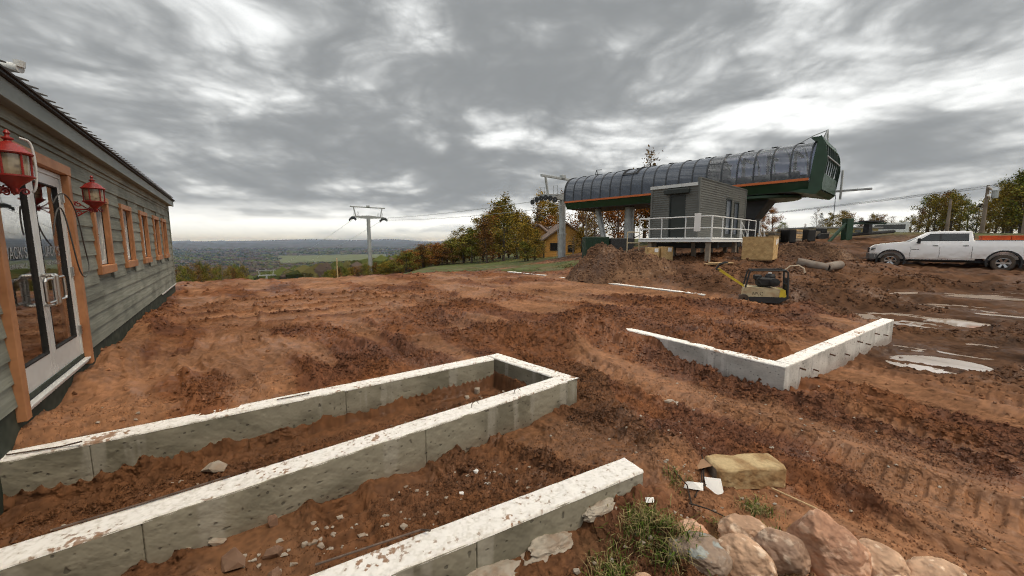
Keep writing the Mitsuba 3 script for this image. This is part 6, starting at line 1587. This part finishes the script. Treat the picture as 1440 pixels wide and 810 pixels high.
# the wooded valley as one mass
def forest():
    g = np.random.default_rng(9)
    n = 60000
    a = np.radians(g.uniform(-50, 3, n)); r = 230 * np.exp(g.random(n) * math.log(6000 / 230))
    x, y = r * np.sin(a), r * np.cos(a)
    keep = (edge_sd(x, y) > 110) & (g.random(n) > field_mask(x, y) * 1.2) & (np.abs((x + 99.7) * TD[1] - (y - 156) * TD[0]) > 13 + r * .01)
    x, y, r = x[keep][:21000], y[keep][:21000], r[keep][:21000]; n = len(x)
    z = base_height(x, y)[0]
    P = np.stack([x, y, 0 * x], -1)
    con = meshkit.fbm(P / 90, 3, 31) + g.normal(0, .06, n) > .56
    grey = meshkit.fbm(P / 240, 3, 33) + g.normal(0, .05, n)
    h = g.uniform(8, 14, n) * (1 + sst(900, 4500, r) * .4); w = np.where(con, .22, .42) * h * g.uniform(.8, 1.3, n) * (1 + sst(500, 3500, r) * 1.6)
    k = 6
    t = np.arange(k) / k * 2 * PI
    ring = np.stack([np.cos(t), np.sin(t)], 1)
    V = np.zeros((n, 2 * k + 1, 3))
    j1, j2 = g.uniform(.7, 1.3, (n, k, 1)), g.uniform(.6, 1.4, (n, k, 1))
    V[:, :k, :2] = ring[None] * j1 * w[:, None, None] * np.where(con, 1.0, .85)[:, None, None]; V[:, :k, 2] = h[:, None] * np.where(con, .15, .35)[:, None] * g.uniform(.7, 1.3, (n, k))
    V[:, k:2 * k, :2] = ring[None] * j2 * w[:, None, None] * np.where(con, .55, .8)[:, None, None]; V[:, k:2 * k, 2] = h[:, None] * np.where(con, .5, .75)[:, None] * g.uniform(.85, 1.15, (n, k))
    V[:, 2 * k, 2] = h
    V += np.stack([x, y, z - .5], -1)[:, None]
    F = []
    for q in range(k):
        p = (q + 1) % k
        F += [[q, p, k + p], [q, k + p, k + q], [k + q, k + p, 2 * k]]
    F = (np.array(F)[None] + (2 * k + 1) * np.arange(n)[:, None, None]).reshape(-1, 3)
    base = np.where(con[:, None], W([.018, .028, .014]), np.where((grey > .52)[:, None], W([.060, .046, .038]), np.where((grey > .46)[:, None], W([.062, .056, .022]), W([.048, .056, .018]))))
    C = np.repeat(np.clip(base * g.uniform(.8, 2.0, (n, 1)), 0, 1), 2 * k + 1, 0)
    return TM(V.reshape(-1, 3), F), C
fm, fc_ = forest()
solo('valley_forest', fm, 'leaf', 'mixed autumn forest covering the valley floor and lower slopes', 'forest', kind='stuff', color=fc_)

# ---------------------------------------------------------------- power poles and wires
mat('pole_wood', tone((.24, .19, .15), .15, 2, (.16, .125, .10), 12), .9)
def pole(x, y, h, lab, arms=2, ang=.6, z=None):
    z = gz(x, y) - .3 if z is None else z
    t = thing('power_pole', lab, 'power pole')
    part(t, 'shaft', tube([(x, y, z), (x, y, z + h)], [.17, .11], 10), 'pole_wood', 40)
    c, s = math.cos(ang), math.sin(ang); ends = []
    for k in range(arms):
        zz = z + h - .35 - .75 * k; l = 1.2 if k == 0 else .9
        part(t, 'crossarm', xf(span((-l, -.16, -.06), (l, -.08, .06), .01), mov(x, y, zz) @ rot([0, 0, 1], math.degrees(ang))), 'pole_wood')
        for q in (-l + .1, -l / 2.5, l / 2.5, l - .1):
            p = np.array([x + c * q + .12 * s, y + s * q - .12 * c, zz + .07])
            part(t, 'insulator', lathe([(0, 0), (.05, .0), (.06, .06), (.03, .13), (0, .14)], 8, p), 'paper_white')
            if k == 0: ends.append(p + [0, 0, .13])
    return t, ends
p1, e1 = pole(at_px(1374, 36), 36.0, 6.8 - gz(at_px(1374, 36), 36.0) + .3, 'wooden power pole with two crossarms standing before the wood', 2)
part(p1, 'transformer', tube([(at_px(1374, 36) + .35, 35.7, 5.6), (at_px(1374, 36) + .35, 35.7, 6.3)], .22, 10), 'galvanised')
p2, e2 = pole(at_px(1433, 30), 30.0, 7.9 - gz(at_px(1433, 30), 30.0) + .3, 'wooden power pole at the right edge of the picture', 2)
p3, e3 = pole(at_px(1325, 44), 44.0, 6.4 - gz(at_px(1325, 44), 44.0) + .3, 'short bare pole left of the crossarmed power pole', 0)
def sag(a, b, s, n=14):
    q = np.linspace(0, 1, n)[:, None]; p = a * (1 - q) + b * q; p[:, 2] -= s * 4 * (q * (1 - q))[:, 0]; return p
for i, (a, b) in enumerate(zip(e1, e2)):
    solo('overhead_wire', tube(sag(a, b, .35), .012, 4), 'rubber', 'thin black wire between the two crossarmed power poles', 'wire', 'wires strung between the two power poles')
for i, a in enumerate(e1):
    b = a + np.array([-32.0, 70.0, -1.5 + .1 * i])
    solo('overhead_wire', tube(sag(a, b, 1.0), .012, 4), 'rubber', 'thin black wire running from the crossarmed pole to behind the wood', 'wire', 'wires running off behind the wood')
mpx = at_px(495, 58)
solo('marker_post', tube([(mpx + 20.4 - at_px(495, 58) - 24.0, 58, gz(-24, 58) - .2), (-24.0 + .0, 58, gz(-24, 58) + 2.2)], .09, 6) if False else tube([(at_px(474, 62), 62, gz(at_px(474, 62), 62) - .2), (at_px(474, 62), 62, -.9)], .10, 6), 'lumber', 'thin pale wooden post on the slope left of the lone lift tower', 'post')

# ---------------------------------------------------------------- the air over the valley
scene['air'] = {'type': 'homogeneous', 'albedo': {'type': 'rgb', 'value': [.90, .945, .985]}, 'sigma_t': {'type': 'rgb', 'value': [3.2e-5, 4.2e-5, 6.0e-5]}}
scene['haze'] = {'type': 'cube', 'to_world': T().translate([0, 0, 40]).scale([31000, 31000, 260]), 'bsdf': {'type': 'null'}, 'interior': {'type': 'ref', 'id': 'air'}}
labels['haze'] = {'label': 'thin bluish haze lying over the far valley and hills', 'category': 'haze', 'kind': 'stuff'}
scene['camera']['medium'] = {'type': 'ref', 'id': 'air'}

# name look-alike trees by their order in their row
ORD = 'first second third fourth fifth sixth seventh eighth ninth tenth eleventh twelfth'.split()
by = {}
for k_, d_ in labels.items():
    if d_.get('category') == 'tree': by.setdefault(d_['label'], []).append(k_)
for lab_, ks_ in by.items():
    if len(ks_) < 2: continue
    def az_(k):
        q = np.array(scene[k + '__trunk']['to_world'].matrix); return math.atan2(q[0, 3], q[1, 3])
    ks_.sort(key=az_)
    for i_, k_ in enumerate(ks_):
        labels[k_]['label'] = lab_ + (f', {ORD[i_]} such from the left' if i_ < len(ks_) - 1 else ', last such on the right')
